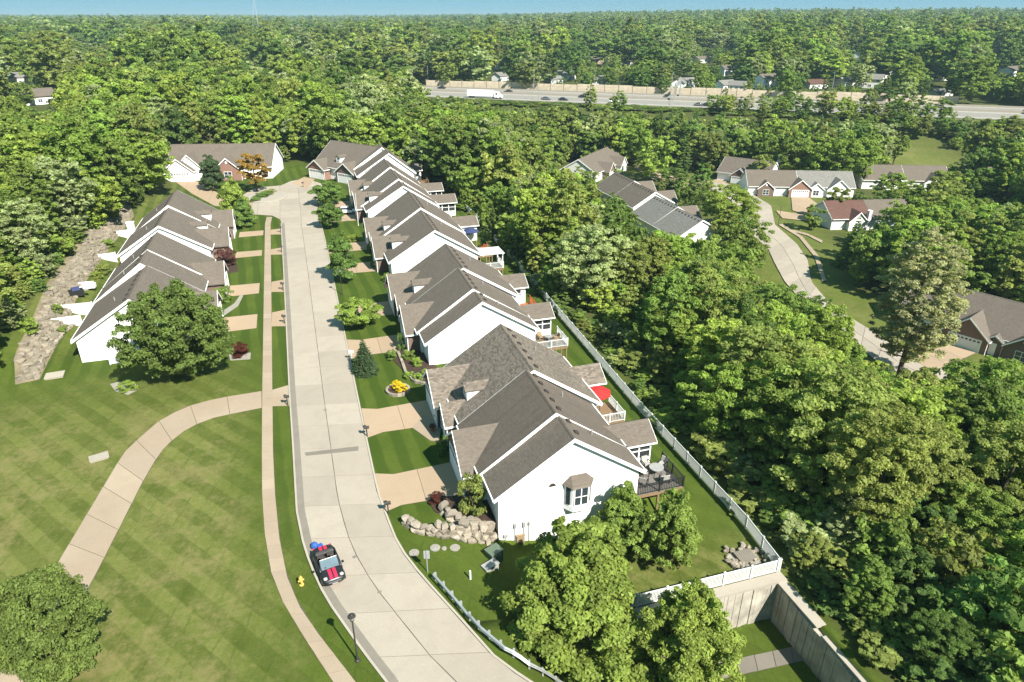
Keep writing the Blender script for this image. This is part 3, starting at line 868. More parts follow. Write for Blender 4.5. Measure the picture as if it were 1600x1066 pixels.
def house(label, loc, rz, secs, wings=(), dormers=(), vents=True, zb=-4.2, ze=3.0, wallm=None, cat='house', name='villa', group=None, roofm=None, chimneys=(), gable_windows=()):
    root = empty(name, loc, rz, label, cat, group)
    wallm = wallm or M['siding']; roofm = roofm or M['shingle']
    OH = 0.30; T = 0.14
    for i, s in enumerate(secs):
        y0, y1, xf, xb, xr, zr = s[:6]
        rm = s[6] if len(s) > 6 else roofm
        pf = (zr - ze) / (xr - xf); pb = (zr - ze) / (xb - xr)
        ii = 0.42
        MB().prism([(xf + ii, zb), (xf + ii, ze + ii * pf - T - 0.01), (xr, zr - T - 0.01), (xb - ii, ze + ii * pb - T - 0.01), (xb - ii, zb)], 'y', y0 + 0.004 * i, y1 - 0.004 * i).build('wall', wallm, root)
        r = MB().prism(hexa(xf, ze, xr, zr, xb, ze, T), 'y', y0 - OH, y1 + (OH if i == len(secs) - 1 else -0.02)).build('roof', rm, root)
        for ya in ((y0 - OH - 0.045, y0 - OH - 0.002), (y1 + OH + 0.002, y1 + OH + 0.045)):
            if ya[0] > y1 and i < len(secs) - 1: 
                nz = secs[i + 1]
                ya = (y1 - 0.018, y1 + 0.02)
            MB().prism(hexa(xf - 0.03, ze - 0.02, xr, zr + 0.0, xb + 0.03, ze - 0.02, 0.34), 'y', *ya).build('rake_board', M['trim'], root)
        MB().box(xf - 0.13, xf - 0.032, y0 - OH, y1, ze - 0.20, ze - 0.05).build('gutter', M['trim'], root)
        MB().box(xb + 0.032, xb + 0.13, y0 - OH, y1, ze - 0.20, ze - 0.05).build('gutter', M['trim'], root)
        MB().prism([(xr - 0.14, zr - 0.14 * pf + 0.035), (xr, zr + 0.04), (xr + 0.14, zr - 0.14 * pb + 0.035), (xr, zr + 0.0)], 'y', y0 - OH, y1 - 0.05).build('ridge_cap', rm, root)
        if vents and y1 - y0 > 2.5:
            n = max(1, int((y1 - y0) / 1.5))
            for k in range(n):
                yy = y0 + (k + 0.6) * (y1 - y0) / n; dx = 0.65
                zz = zr - dx * pb
                MB().prism([(xr + dx - 0.16, zz - 0.02), (xr + dx - 0.12, zz + 0.22), (xr + dx + 0.2, zz + 0.07), (xr + dx + 0.22, zz - 0.2)], 'y', yy - 0.2, yy + 0.2).build('roof_vent', M['vent'], root)
            yy = (y0 * 0.35 + y1 * 0.65); dx = 2.6; zz = zr - dx * pb
            MB().tube((xr + dx, yy, zz - 0.1), (xr + dx, yy, zz + 0.5), 0.06, n=8).build('vent_pipe', M['pipe'], root)
    for w in wings:
        yc, hw, xo, zr, kind = w[:5]
        xin = w[5] if len(w) > 5 else 14.5
        wm = w[6] if len(w) > 6 else M['brick']
        zw = w[7] if len(w) > 7 else 2.62
        pk = (zr - zw) / hw
        MB().prism([(yc - hw, -0.3), (yc - hw, zw - 0.02), (yc, zr - 0.2), (yc + hw, zw - 0.02), (yc + hw, -0.3)], 'x', xo, xin).build('wing_wall', wm, root)
        e = 0.32
        MB().prism(hexa(yc - hw - e, zw - e * pk + 0.12, yc, zr + 0.0, yc + hw + e, zw - e * pk + 0.12, 0.14), 'x', xo - 0.3, xin).build('wing_roof', across(w[8] if len(w) > 8 else roofm), root)
        MB().prism(hexa(yc - hw - e - 0.02, zw - e * pk + 0.1, yc, zr - 0.02, yc + hw + e + 0.02, zw - e * pk + 0.1, 0.26), 'x', xo - 0.345, xo - 0.302).build('rake_board', M['trim'], root)
        MB().box(xo - 0.3, xo + 2.5, yc - hw - e - 0.1, yc - hw - e - 0.002, zw - e * pk - 0.1, zw - e * pk + 0.05).build('gutter', M['trim'], root)
        MB().tube((xo - 0.05, yc - hw - 0.06, -0.2), (xo - 0.05, yc - hw - 0.06, zw - 0.1), 0.05, n=6).build('downspout', M['trim'], root)
        if kind == 'garage':
            garage_door(root, xo - 0.002, yc, min(4.9, hw * 2 - 0.9), 2.15, 0.02)
        elif kind == 'window':
            window(root, 'x', (xo, yc, 1.35), 1.7, 1.5, -1, 1)
            MB().prism([(yc, zr - 1.5), (yc + 0.32, zr - 1.1), (yc, zr - 0.7), (yc - 0.32, zr - 1.1)], 'x', xo - 0.05, xo).build('gable_ornament', M['trim'], root)
        elif kind == 'entry':
            MB().box(xo - 0.05, xo, yc - 0.5, yc + 0.5, 0, 2.1).build('front_door', M['trim'], root)
            window(root, 'x', (xo, yc + 1.1, 1.3), 0.5, 1.5, -1, 0)
    for d in dormers:
        yc, xd, zt = d[:3]
        zlow = zt - 1.35; hw = 0.75
        MB().prism([(yc - hw, zlow), (yc - hw, zt), (yc, zt + 0.32), (yc + hw, zt), (yc + hw, zlow)], 'x', xd, xd + 2.9).build('dormer', wallm, root)
        MB().prism(hexa(yc - hw - 0.15, zt - 0.02, yc, zt + 0.48, yc + hw + 0.15, zt - 0.02, 0.12), 'x', xd - 0.2, xd + 3.1).build('dormer_roof', across(d[3] if len(d) > 3 else roofm), root)
        window(root, 'x', (xd, yc, zt - 0.5), 0.7, 0.6, -1, 0)
    for c in chimneys:
        MB().box(c[0] - 0.55, c[0] + 0.55, c[1] - 0.4, c[1] + 0.4, c[2] if len(c) > 3 else 2, c[-1]).build('chimney', wallm, root)
        MB().box(c[0] - 0.62, c[0] + 0.62, c[1] - 0.47, c[1] + 0.47, c[-1] + 0.003, c[-1] + 0.15).build('chimney_cap', M['trim'], root)
    return root

XF, XB = 11.2, 24.2
sm_mat, st_mat, md_mat = M['shingle'], M['shingle_streaked'], M['shingle_mottled']
villas = []
pair_labels = ['nearest white villa pair with bay window and big blank gable', 'second white villa pair from the camera, by the spruce',
               'third white villa pair from the camera on the right row', 'fourth white villa pair, just before the turning circle']
for i, y0 in enumerate(R_ROW):
    xs = XB + (0, 0.9, 1.5, 1.2)[i]
    xr = 17.75 + (0, 0.35, 0.8, 0.9)[i]
    if i < 2:
        secs = [(0, 3.5, XF, xs, xr, 7.4, sm_mat), (3.5, 11.1, XF - 0.3, xs, xr - 0.25, 7.72, st_mat if i == 0 else sm_mat), (11.1, 21.4, XF - 0.1, xs + 1.0, xr + 0.4, 7.72, md_mat if i == 0 else sm_mat)]
    elif i == 2:
        secs = [(0, 12.0, XF, xs, xr, 7.4, sm_mat), (12.0, 24.0, XF - 0.3, xs + 0.3, xr, 7.95, sm_mat)]
    else:
        secs = [(0, 4.6, XF, xs, xr, 7.4, sm_mat), (4.6, 14.6, XF - 0.4, xs, xr - 0.2, 7.85, sm_mat), (14.6, 23.6, XF - 0.7, xs, xr - 0.4, 8.3, sm_mat)]
    far_rm = md_mat if i == 0 else sm_mat
    wings = [(7.2, 3.0, 9.9, 5.05, 'garage', 14.3), (18.8, 3.0, 9.9, 5.05, 'garage', 14.3, M['brick'], 2.62, far_rm), (13.9, 1.5, 10.2, 3.9, 'entry', 13.0, M['brick'], 2.5, far_rm)]
    dorm = [(14.3, 12.45, 5.05, far_rm)]
    if i >= 2: dorm.append((4.4, 12.45, 5.05))
    h = house(pair_labels[i], (0, y0, 0), 0, secs, wings, dorm, group='villa pairs along the right of the street')
    villas.append(h)
    gz = -2.6
    if i == 0:
        porch(h, XB - 0.5, 27.2, 4.2, 7.4, gz, M['shingle']); deck(h, XB - 0.4, 28.4, 0.3, 4.15, 0.0, gz, 'black')
        porch(h, XB, 27.4, 15.6, 19.0, gz, M['shingle_mottled'], glazed=False); deck(h, XB + 0.8, 28.2, 11.6, 15.4, 0.0, gz, 'white', 'deck_wood')
    elif i == 1:
        porch(h, xs - 0.4, 28.2, 4.0, 7.4, gz, sm_mat); deck(h, xs - 0.4, 29.0, 0.2, 3.9, 0.0, gz, 'white')
        porch(h, xs, 28.4, 15.2, 18.8, gz, sm_mat, glazed=False); deck(h, xs + 0.6, 29.0, 11.2, 15.0, 0.0, gz, 'orange', 'deck_orange')
    elif i == 2:
        deck(h, xs - 0.4, 29.6, 0.3, 3.6, 0.0, gz, 'white')
        p = MB()
        for yy in np.linspace(0.2, 3.6, 7): p.box(xs - 0.6, 29.8, yy - 0.04, yy + 0.04, 2.45, 2.6)
        for xx in (xs + 0.5, 29.5): p.box(xx - 0.07, xx + 0.07, 0.1, 3.7, 2.28, 2.445)
        for xx, yy in ((29.5, 0.4), (29.5, 3.4)): p.box(xx - 0.08, xx + 0.08, yy - 0.08, yy + 0.08, 0.0, 2.277)
        p.build('pergola', M['vinyl'], h)
        deck(h, xs - 0.2, 29.8, 7.4, 11.4, 0.0, gz, 'wood', 'deck_wood')
        porch(h, xs, 29.5, 17.0, 20.6, gz, sm_mat, glazed=False, zt=2.7)
    else:
        porch(h, xs, 29.6, 3.6, 7.6, gz, sm_mat, zt=2.6); porch(h, xs, 29.2, 15.0, 18.6, gz, sm_mat)

# details of the nearest gable: bay window, fan vent, meters
nv = villas[0]
def W(u, v, y):
    d = _fw + _rt * (u - 800) / FPX + _up * (533 - v) / FPX
    t = y / d[1]
    p = _C + d * t
    return float(p[0]), float(p[2])
bx0, bzt = W(881, 757, 41.4); bx1, _ = W(925, 750, 41.4); _, bzb = W(900, 795, 41.0)
bay = MB().prism([(bx0, 0.0), (bx0 + 0.55, -0.75), (bx1 - 0.55, -0.75), (bx1, 0.0)], 'z', bzb, bzb + 0.55).prism([(bx0 + 0.02, 0.0), (bx0 + 0.55, -0.72), (bx1 - 0.55, -0.72), (bx1 - 0.02, 0.0)], 'z', bzb + 0.551, bzt).build('bay_window', M['trim'], nv)
window(nv, 'y', ((bx0 + bx1) / 2, -0.752, (bzb + 0.5 + bzt) / 2 + 0.02), bx1 - bx0 - 1.35, bzt - bzb - 0.75, -1, 1, 0.05)
for sx, xa in ((-1, bx0 + 0.27), (1, bx1 - 0.27)):
    g = MB().box(-0.2, 0.2, -0.03, 0.0, bzb + 0.62, bzt - 0.1).build('bay_pane', M['glass'], nv, (xa + sx * 0.02, -0.385, 0))
    g.rotation_euler = (0, 0, sx * math.radians(53.7))
rr_ = MB()
rr_.add([(bx0 - 0.18, 0, bzt + 0.03), (bx0 + 0.48, -0.95, bzt + 0.03), (bx1 - 0.48, -0.95, bzt + 0.03), (bx1 + 0.18, 0, bzt + 0.03), (bx0 + 0.55, 0, bzt + 0.75), (bx1 - 0.55, 0, bzt + 0.75)], [(0, 1, 4), (1, 2, 5, 4), (2, 3, 5), (0, 3, 2, 1), (0, 4, 5, 3)])
rr_.build('bay_roof', sm_mat, nv)
vx, vz = W(863, 760, 41.4)
MB().prism([(vx + 0.3 * math.cos(a), vz + 0.3 * math.sin(a)) for a in np.linspace(0, math.pi, 9)], 'y', -0.05, 0.0).build('fan_vent', M['vent'], nv)
for u, v, w_, h_ in ((805, 822, 0.22, 0.4), (819, 820, 0.24, 0.5), (827, 818, 0.16, 0.3), (790, 838, 0.35, 0.3)):
    a, b = W(u, v, 41.3); MB().box(a - w_ / 2, a + w_ / 2, -0.16, 0.0, b - h_ / 2, b + h_ / 2).build('meter_box', M['pipe'], nv)
    MB().tube((a, -0.06, -2.0), (a, -0.06, b - h_ / 2), 0.03, n=6).build('conduit', M['pipe'], nv)

# fifth building: bends round the turning circle
e1 = house('far right white villa with tall gable and small wooden deck', (0, 164.5, 0), 0, [(0, 6.0, 12.6, 26.5, 20.4, 7.9), (6.0, 11.0, 11.6, 26.5, 19.6, 8.3)], [], [], zb=-4.2)
deck(e1, 26.0, 29.6, 0.5, 4.5, 0.0, -2.8, 'wood', 'deck_wood')
porch(e1, 26.0, 28.6, 5.0, 8.5, -2.8, sm_mat, glazed=False)
r37 = math.radians(37.7)
e2 = house('brick fronted villa with white arched garage facing the turning circle', (19.6, 172.6, 0), r37, [(0.5, 17.5, -7.0, 7.2, 0, 8.0)],
           [(4.6, 3.2, -8.2, 4.9, 'garage', -3), (14.6, 3.0, -8.6, 4.7, 'garage', -3, M['brick_red'])], [(9.4, -5.6, 5.4)], zb=-1)

# left row
L1 = house('nearest white villa on the left, half hidden by the big shade tree', (-21.1, 109.4, 0), math.pi,
           [(0, 8.5, -6.9, 6.9, 0.3, 7.95), (8.5, 14.2, -6.6, 6.9, 0.35, 7.85), (14.2, 26.0, -6.6, 6.7, -0.3, 7.4)],
           [(6.8, 2.9, -8.6, 4.9, 'garage', -4), (19.2, 2.9, -8.6, 4.9, 'garage', -4)], [], zb=-0.3, group='villas on the left of the street')
L2 = house('far white villa on the left with two small white dormers', (-22.3, 139.0, 0), math.pi,
           [(0, 11.6, -7.2, 6.6, 0, 7.75), (11.6, 23.1, -7.2, 6.8, -0.1, 7.35)],
           [(5.9, 2.5, -9.3, 4.9, 'garage', -4), (18.0, 2.5, -9.3, 4.9, 'garage', -4)], [(7.9, -6.0, 5.1), (15.2, -6.0, 5.0)], zb=-0.3, group='villas on the left of the street', chimneys=[(6.9, 9.2, 0, 4.6)])
for k, (a, b) in enumerate(((26.05, 24.2), (21.5, 19.4))):
    pass
# white privacy screens behind the left villas
def screen(loc, rz, L, h, label):
    r = empty('privacy_screen', loc, rz, label, 'screen')
    n = int(L / 0.3)
    MB().box(0, L, -0.03, 0.03, h - 0.1, h).box(0, L, -0.03, 0.03, 0.1, 0.2).build('rail', M['vinyl'], r)
    for i in range(n):
        MB().box(i * L / n + 0.01, (i + 1) * L / n - 0.01, -0.02, 0.02, 0.201, h - 0.101).build('board', M['vinyl'], r)
    for xx in (0, L): MB().box(xx - 0.07, xx + 0.07, -0.07, 0.07, 0, h + 0.08).build('post', M['vinyl'], r)
gx = P(83, 516); screen((gx[0], gx[1], 0), 0.1, 3.4, 1.6, 'white board screen with gate behind the left villa')
gx = P(102, 497); screen((gx[0], gx[1], 0), 0.0, 3.6, 1.9, 'taller plain white screen beside the left patio')
gx = P(158, 415); screen((gx[0], gx[1], 0), 0.2, 2.4, 1.9, 'white screen at the back corner of the far left villa')
gx = P(186, 378); screen((gx[0], gx[1], 0), 0.3, 2.6, 2.0, 'white screen below the chimney of the far left villa')
gx = P(173, 570); screen((gx[0], gx[1] , 0), 0.0, 1.9, 1.3, 'small white gate against the blank left gable')

# the house behind the turning circle
rF = math.radians(77.3)
F = house('long tan roofed house with white garage gable behind the turning circle', (-17.6, 191.5, 0), rF, [(-12.6, 12.6, -6.6, 6.4, 0, 7.6)],
          [(9.2, 3.5, -8.6, 5.6, 'garage', -2, M['siding']), (-2.4, 3.2, -8.0, 5.5, 'window', -2, M['brick_red']), (7.0, 3.6, -7.2, 6.3, 'none', -1.5, M['siding'])], [], zb=-0.5)

# lower neighbourhood
def lower_house(label, loc_px, rz, secs, wings, **kw):
    x, y, _ = P(*loc_px, VZ)
    return house(label, (x, y, VZ), rz, secs, wings, zb=-1.0, **kw)
r22 = math.radians(22.4)
G5 = lower_house('brick gabled house with white double garage at the right edge', (1502, 544), r22, [(-17, 11.5, 1.5, 15, 8.0, 7.6)],
            [(0, 3.4, 0.0, 5.7, 'garage', 7, M['brick_red']), (-8.2, 2.6, 0.6, 4.9, 'window', 7), (6.5, 2.0, 1.2, 4.6, 'window', 7, M['siding_grey']), (-4.0, 1.3, 1.0, 3.6, 'entry', 6)], wallm=M['siding_grey'], group='houses on the lower street')
r68 = math.radians(68)
G2 = lower_house('two gabled house with brick garage and grey roof halves', (1249, 308.7), r68, [(-16.5, 0.6, 1.2, 13, 7, 6.9, M['shingle_grey']), (0.6, 15.5, 1.0, 13, 7, 6.9, M['shingle'])],
            [(0, 3.4, 0.0, 5.4, 'garage', 6, M['brick_red']), (10.3, 2.4, 0.3, 4.7, 'window', 6), (-11.5, 3.4, 0.0, 5.6, 'garage', 6, M['siding'], 2.62, M['shingle_grey']), (-4.9, 2.2, 0.6, 4.4, 'window', 6, M['siding'], 2.62, M['shingle_grey'])], group='houses on the lower street')
G3 = lower_house('tan roofed house half hidden behind round bright trees', (1413, 298), r68, [(-14, 0, 1.2, 13, 7, 6.8), (0, 13, 1.0, 13, 7, 6.8)],
            [(4, 3.2, 0, 5.2, 'garage', 6, M['brick']), (-9, 3.2, 0, 5.2, 'garage', 6, M['siding_grey'])], group='houses on the lower street', wallm=M['siding_grey'])
G4 = lower_house('dull red roofed house behind the dark conifers', (1345, 352), math.radians(78), [(-14, 0, -4, 8, 2, 6.4, M['shingle']), (0, 10.5, -4, 8, 2, 6.4, M['shingle_red'])],
            [(4, 2.4, -5, 5.0, 'window', 2, M['siding_grey'], 2.62, M['shingle_red'])], group='houses on the lower street', wallm=M['siding_grey'], chimneys=[(-4.2, 1.0, 0, 5.0)])
G1 = lower_house('tan house with arched white garage and tall white chimney', (1165, 282), math.radians(35), [(-9, 8, -6, 7, 0.5, 7.2)], [(0, 3.0, -7, 5.2, 'garage', -2, M['brick']), ], group='houses on the lower street', chimneys=[(5.2, -8.5, 0, 8.6)])
G6 = lower_house('brick garage house at the far right edge', (1590, 300), math.radians(60), [(-10, 12, 0, 13, 6.5, 7.0)], [(0, 3.4, -1.5, 5.4, 'garage', 5, M['brick_red'])], group='houses on the lower street')
W1 = house('farthest tan house of the row across the ravine, turned on a corner', (101, 228, VZ), math.radians(135), [(-14, 15, -7, 7, 0, 7.2)], [(-6, 3.0, -9, 5.4, 'garage', -2, M['siding_grey']), (6, 3.0, -9, 5.4, 'garage', -2, M['brick'])], zb=-1, group='houses on the lower street', wallm=M['siding_grey'])
W2 = house('middle tan roofed house of the row across the ravine, white gable forward', (93.5, 194.5, VZ), math.pi, [(0, 13, -7, 7, 0, 7.2), (13, 26.3, -7, 7, 0.3, 7.0)], [(6, 3.0, -9.4, 5.2, 'garage', -3), (19, 3.0, -9.4, 5.2, 'garage', -3)], zb=-1, group='houses on the lower street')
W3 = house('grey roofed house of the row across the ravine, white gable forward', (90.6, 163, VZ), math.pi, [(0, 12, -7, 7, 0, 7.2, M['shingle_grey']), (12, 24, -7, 7, 0.2, 7.0, M['shingle_grey'])], [(5, 3.0, -9.4, 5.2, 'garage', -3), (18, 3.0, -9.4, 5.2, 'garage', -3, M['brick'], 2.62, M['shingle_grey'])], zb=-1, group='houses on the lower street')
# front wings of the three ravine houses open away from the camera

# ------------------------------------------------------------------ white fence
def fence_run(root, a, b, h=1.25, post_step=2.4):
    a = np.array(a, float); b = np.array(b, float); L = np.hypot(*(b - a)); n = max(1, round(L / post_step))
    ang = math.atan2(b[1] - a[1], b[0] - a[0])
    for i in range(n + 1):
        p = a + (b - a) * i / n; z = hz(*p)
        MB().box(-0.065, 0.065, -0.065, 0.065, -0.1, h + 0.1).prism([(-0.09, h + 0.1), (0, h + 0.2), (0.09, h + 0.1)], 'x', -0.09, 0.09).build('post', M['vinyl'], root, (p[0], p[1], z), ang)
        if i == n: break
        q = a + (b - a) * (i + 1) / n; z2 = hz(*q); l = L / n
        m = MB()
        def lift(x): return (z2 - z) * x / l
        for zz in (0.12, h - 0.06):
            m.prism([(0.066, zz + lift(0.066)), (l - 0.066, zz + lift(l - 0.066)), (l - 0.066, zz + 0.09 + lift(l - 0.066)), (0.066, zz + 0.09 + lift(0.066))], 'y', -0.03, 0.03)
        o = m.build('rail', M['vinyl'], root, (p[0], p[1], z), ang)
        m = MB(); k = int(l / 0.125)
        for j in range(k):
            x = 0.10 + (l - 0.2) * (j + 0.5) / k
            m.box(x - 0.036, x + 0.036, -0.012, 0.012, 0.211 + lift(x), h - 0.061 + lift(x))
        tag(m.build('picket', M['vinyl'], root, (p[0], p[1], z), ang), kind='stuff')
fz = empty('white_fence', (33.1, 33.2, -3.0), 0, 'long white picket fence behind the right villas', 'fence')
fz.matrix_world = Matrix.Identity(4); fz.location = (0, 0, 0)
fpts = [(32.4, 33.1), (32.9, 38.3), (32.9, 58.2), (33.4, 74), (33.8, 87.3), (34.6, 112), (35.2, 140), (34.8, 152)]
for a, b in zip(fpts[:-1], fpts[1:]): fence_run(fz, a, b)
fb = empty('white_fence', (0, 0, 0), 0, 'short white picket fence on top of the retaining wall', 'fence')
fence_run(fb, (17.5, 33.15), (32.2, 33.1))

# ------------------------------------------------------------------ boulders
def rock_mesh(seed, rough=0.22):
    rg = np.random.default_rng(seed)
    import bmesh
    bm = bmesh.new(); bmesh.ops.create_icosphere(bm, subdivisions=2, radius=1.0)
    ax6 = np.array([[1, 0, 0], [-1, 0, 0], [0, 1, 0], [0, -1, 0], [0, 0, 1], [0, 0, -1]], float)
    planes = [(lambda v: v / np.linalg.norm(v))(a + rg.normal(size=3) * 0.28) for a in ax6] + [(lambda v: v / np.linalg.norm(v))(rg.normal(size=3)) for _ in range(4)]
    lim = np.r_[rg.uniform(0.5, 0.66, 6), rg.uniform(0.66, 0.8, 4)]
    for v in bm.verts:
        c = np.array(v.co)
        for n_, l in zip(planes, lim):
            d = c @ n_
            if d > l: c = c - n_ * (d - l)
        c *= (1 + rg.normal() * 0.02) * 1.25
        v.co = c
    m = bpy.data.meshes.new('boulder'); bm.to_mesh(m); bm.free()
    return m
ROCKS = [rock_mesh(i) for i in range(8)]
RIP = [m.copy() for m in ROCKS]
for m in ROCKS: m.materials.append(M['rock'])
for m in RIP: m.materials.append(M['riprap'])

def boulder(parent, x, y, z, sx, sy, sz, meshes=ROCKS):
    o = put('boulder', random.choice(meshes), parent, (x, y, z))
    o.scale = (sx, sy, sz); o.rotation_euler = (random.uniform(-0.25, 0.25), random.uniform(-0.25, 0.25), random.uniform(0, 6.28))

def rock_wall(label, arc, courses, z0=None):
    r = empty('boulder_wall', (0, 0, 0), 0, label, 'rock wall')
    pts = resample(arc, 200)
    d = np.r_[0, np.cumsum(np.hypot(*np.diff(pts, axis=0).T))]
    for c in range(courses[1]):
        t = random.uniform(0, 0.3)
        while t < d[-1]:
            f = t / d[-1]
            top = courses[0] + (courses[1] - courses[0]) * f
            s = random.uniform(0.30, 0.46)
            if c < top:
                k = int(np.argmin(abs(d - t))); x, y = pts[k]
                back = 0.12 * c
                tx = pts[min(k + 2, 199)] - pts[max(k - 2, 0)]; nrm = np.array([-tx[1], tx[0]]) / (np.hypot(*tx) + 1e-6)
                x += nrm[0] * back; y += nrm[1] * back
                base = hz(*pts[k]) if z0 is None else z0
                boulder(r, x, y, base + 0.12 + 0.40 * c, s * 1.2, s * 0.9, s * 0.78)
            t += s * 1.65
    return r
rock_wall('lower curving wall of pale limestone boulders below the nearest villa', [P(632, 822, -0.2)[:2], P(655, 836, -0.3)[:2], P(690, 846, -0.6)[:2], P(730, 851, -1.0)[:2], P(770, 851, -1.4)[:2]], (1, 4))
rock_wall('upper wall of pale boulders beside the mulch bed', [P(690, 797, 0)[:2], P(705, 812, 0)[:2], P(735, 824, -0.1)[:2], P(771, 828, -0.3)[:2]], (1, 3))

# mulch bed
def bed(label, px_pts, mat, dz=0.06, name='planting_bed', cat='bed'):
    pts = [P(u, v, dz)[:2] for u, v in px_pts]
    return tag(MB().prism(pts, 'z', dz - 0.5, dz).build(name, mat), label, cat, kind='structure')
bed('dark mulch bed at the corner of the nearest villa', [(668, 783), (682, 774), (712, 776), (760, 770), (774, 800), (772, 824), (735, 818), (700, 806), (680, 800)], M['mulch'])
bed('mulch bed with shrubs before the second villa pair', [(612, 560), (632, 530), (648, 528), (662, 552), (692, 584), (685, 598), (655, 600), (636, 585)], M['mulch'], 0.08)
bed('mulch strip by the second pair far entrance', [(600, 440), (612, 434), (614, 447), (601, 450)], M['mulch'])
bed('pale gravel patch round the clipped bush', [(172, 600), (188, 596), (210, 598), (217, 608), (200, 617), (180, 611)], M['gravel'], 0.03)
bed('pale gravel beside the drain in the back corner', [(1137, 866), (1160, 858), (1182, 866), (1190, 880), (1165, 888), (1148, 882)], M['gravel'], -2.93)
bed('brown mulch at the far left corner of the lawn', [(28, 596), (40, 590), (56, 596), (50, 601), (34, 602)], M['pot'], 0.05)
bed('mulch around the purple bush', [(338, 418), (352, 412), (372, 414), (372, 424), (350, 428)], M['mulch'])
bed('pale stone edging round the low dark red shrub', [(357, 553), (392, 551), (391, 561), (360, 563)], M['gravel'], 0.05)
bed('curved pale stone edging by the left driveway', [(350, 493), (372, 478), (380, 462), (376, 460), (366, 474), (348, 486)], M['gravel'], 0.05)
bed('short walkway of pale stone at the nearest pair', [(644, 668), (662, 648), (690, 662), (686, 690), (672, 688)], M['walk'], 0.055)

# stone edging of the second bed
edge = empty('stone_edging', (0, 0, 0), 0, 'low curving edge of cut stones round the shrub bed', 'edging')
arc = resample([P(u, v)[:2] for u, v in ((622, 552), (628, 566), (634, 584), (648, 598), (668, 602), (690, 596))], 26)
for i in range(25):
    a, b = arc[i], arc[i + 1]
    an = math.atan2(b[1] - a[1], b[0] - a[0]); l = math.hypot(*(b - a))
    MB().box(0.01, l - 0.01, -0.16, 0.16, 0, 0.32 + random.uniform(-0.03, 0.03)).build('stone', M['rock'], edge, (a[0], a[1], 0), an)

# riprap slope on the left
rip = empty('rock_slope', (0, 0, 0), 0, 'slope of loose tan riprap behind the left villas', 'rock slope')
rp = np.array([G(u, v)[:2] for u, v in ((28, 598), (58, 590), (92, 525), (108, 492), (118, 458), (165, 392), (206, 336), (190, 318), (152, 345), (120, 396), (84, 446), (58, 500), (30, 560))])
def inside(pt, poly):
    c = False; n = len(poly); j = n - 1
    for i in range(n):
        if (poly[i][1] > pt[1]) != (poly[j][1] > pt[1]) and pt[0] < (poly[j][0] - poly[i][0]) * (pt[1] - poly[i][1]) / (poly[j][1] - poly[i][1]) + poly[i][0]: c = not c
        j = i
    return c
soilp = np.array([G(u, v)[:2] for u, v in ((24, 602), (62, 594), (96, 527), (112, 492), (122, 458), (168, 394), (210, 338), (200, 308), (152, 338), (112, 392), (72, 446), (50, 500), (22, 562))])
sheet = MB()
ng = 40
xs_ = np.linspace(soilp[:, 0].min(), soilp[:, 0].max(), 26); ys_ = np.linspace(soilp[:, 1].min(), soilp[:, 1].max(), 60)
for a, b in zip(xs_[:-1], xs_[1:]):
    for c, d in zip(ys_[:-1], ys_[1:]):
        q = clip_poly([tuple(p) for p in soilp], a, b, c, d)
        if len(q) >= 3: sheet.add([(p[0], p[1], hz(*p) + 0.05) for p in q], [tuple(range(len(q)))])
sheet.build('soil_bed', M['soil'], rip)
cand = []
while len(cand) < 1500:
    x = random.uniform(rp[:, 0].min(), rp[:, 0].max()); y = random.uniform(rp[:, 1].min(), rp[:, 1].max())
    if inside((x, y), rp): cand.append((x, y, random.choice([0.16, 0.2, 0.24, 0.3, 0.38, 0.5])))
cand.sort(key=lambda c: c[2] / math.hypot(c[0], c[1]), reverse=True)
for x, y, s in cand[:260]:
    boulder(rip, x, y, hz(x, y) + s * 0.2, s * 1.3, s * 0.9, s * 0.7, RIP)
rest = MB()
for x, y, s in cand[260:]:
    mm = random.choice(RIP); a = random.uniform(0, 6.28); ca, sa = math.cos(a), math.sin(a); z = hz(x, y) + s * 0.2
    rest.add([(x + (v.co.x * ca - v.co.y * sa) * s * 1.2, y + (v.co.x * sa + v.co.y * ca) * s * 0.9, z + v.co.z * s * 0.7) for v in mm.vertices], [tuple(p.vertices) for p in mm.polygons])
tag(rest.build('small_rocks', M['riprap'], rip), kind='stuff')
# low ledge of slabs at the foot of the slope
led = empty('stone_ledge', (0, 0, 0), 0, 'row of pale ledge stones edging the left lawn', 'edging')
lp = resample([G(u, v)[:2] for u, v in ((46, 592), (62, 570), (80, 545), (98, 520), (120, 505))], 30)
for i, p in enumerate(lp): boulder(led, p[0], p[1], hz(*p) + 0.08, 0.42, 0.34, 0.22)
pp = empty('rock_pile', (0, 0, 0), 0, 'ring of pale rocks round a square drain in the back corner', 'rock pile')
cx, cy = P(1163, 872, -3)[:2]
for i in range(46):
    a = random.uniform(0, 6.28); r_ = random.uniform(0.75, 1.55)
    boulder(pp, cx + r_ * 1.1 * math.cos(a), cy + r_ * math.sin(a), hz(cx, cy) + 0.16, *(random.uniform(0.16, 0.27),) * 2, 0.16)
MB().box(cx - 0.75, cx + 0.75, cy - 0.55, cy + 0.55, hz(cx, cy) - 0.2, hz(cx, cy) + 0.34).build('drain_box', M['gutter'], pp)

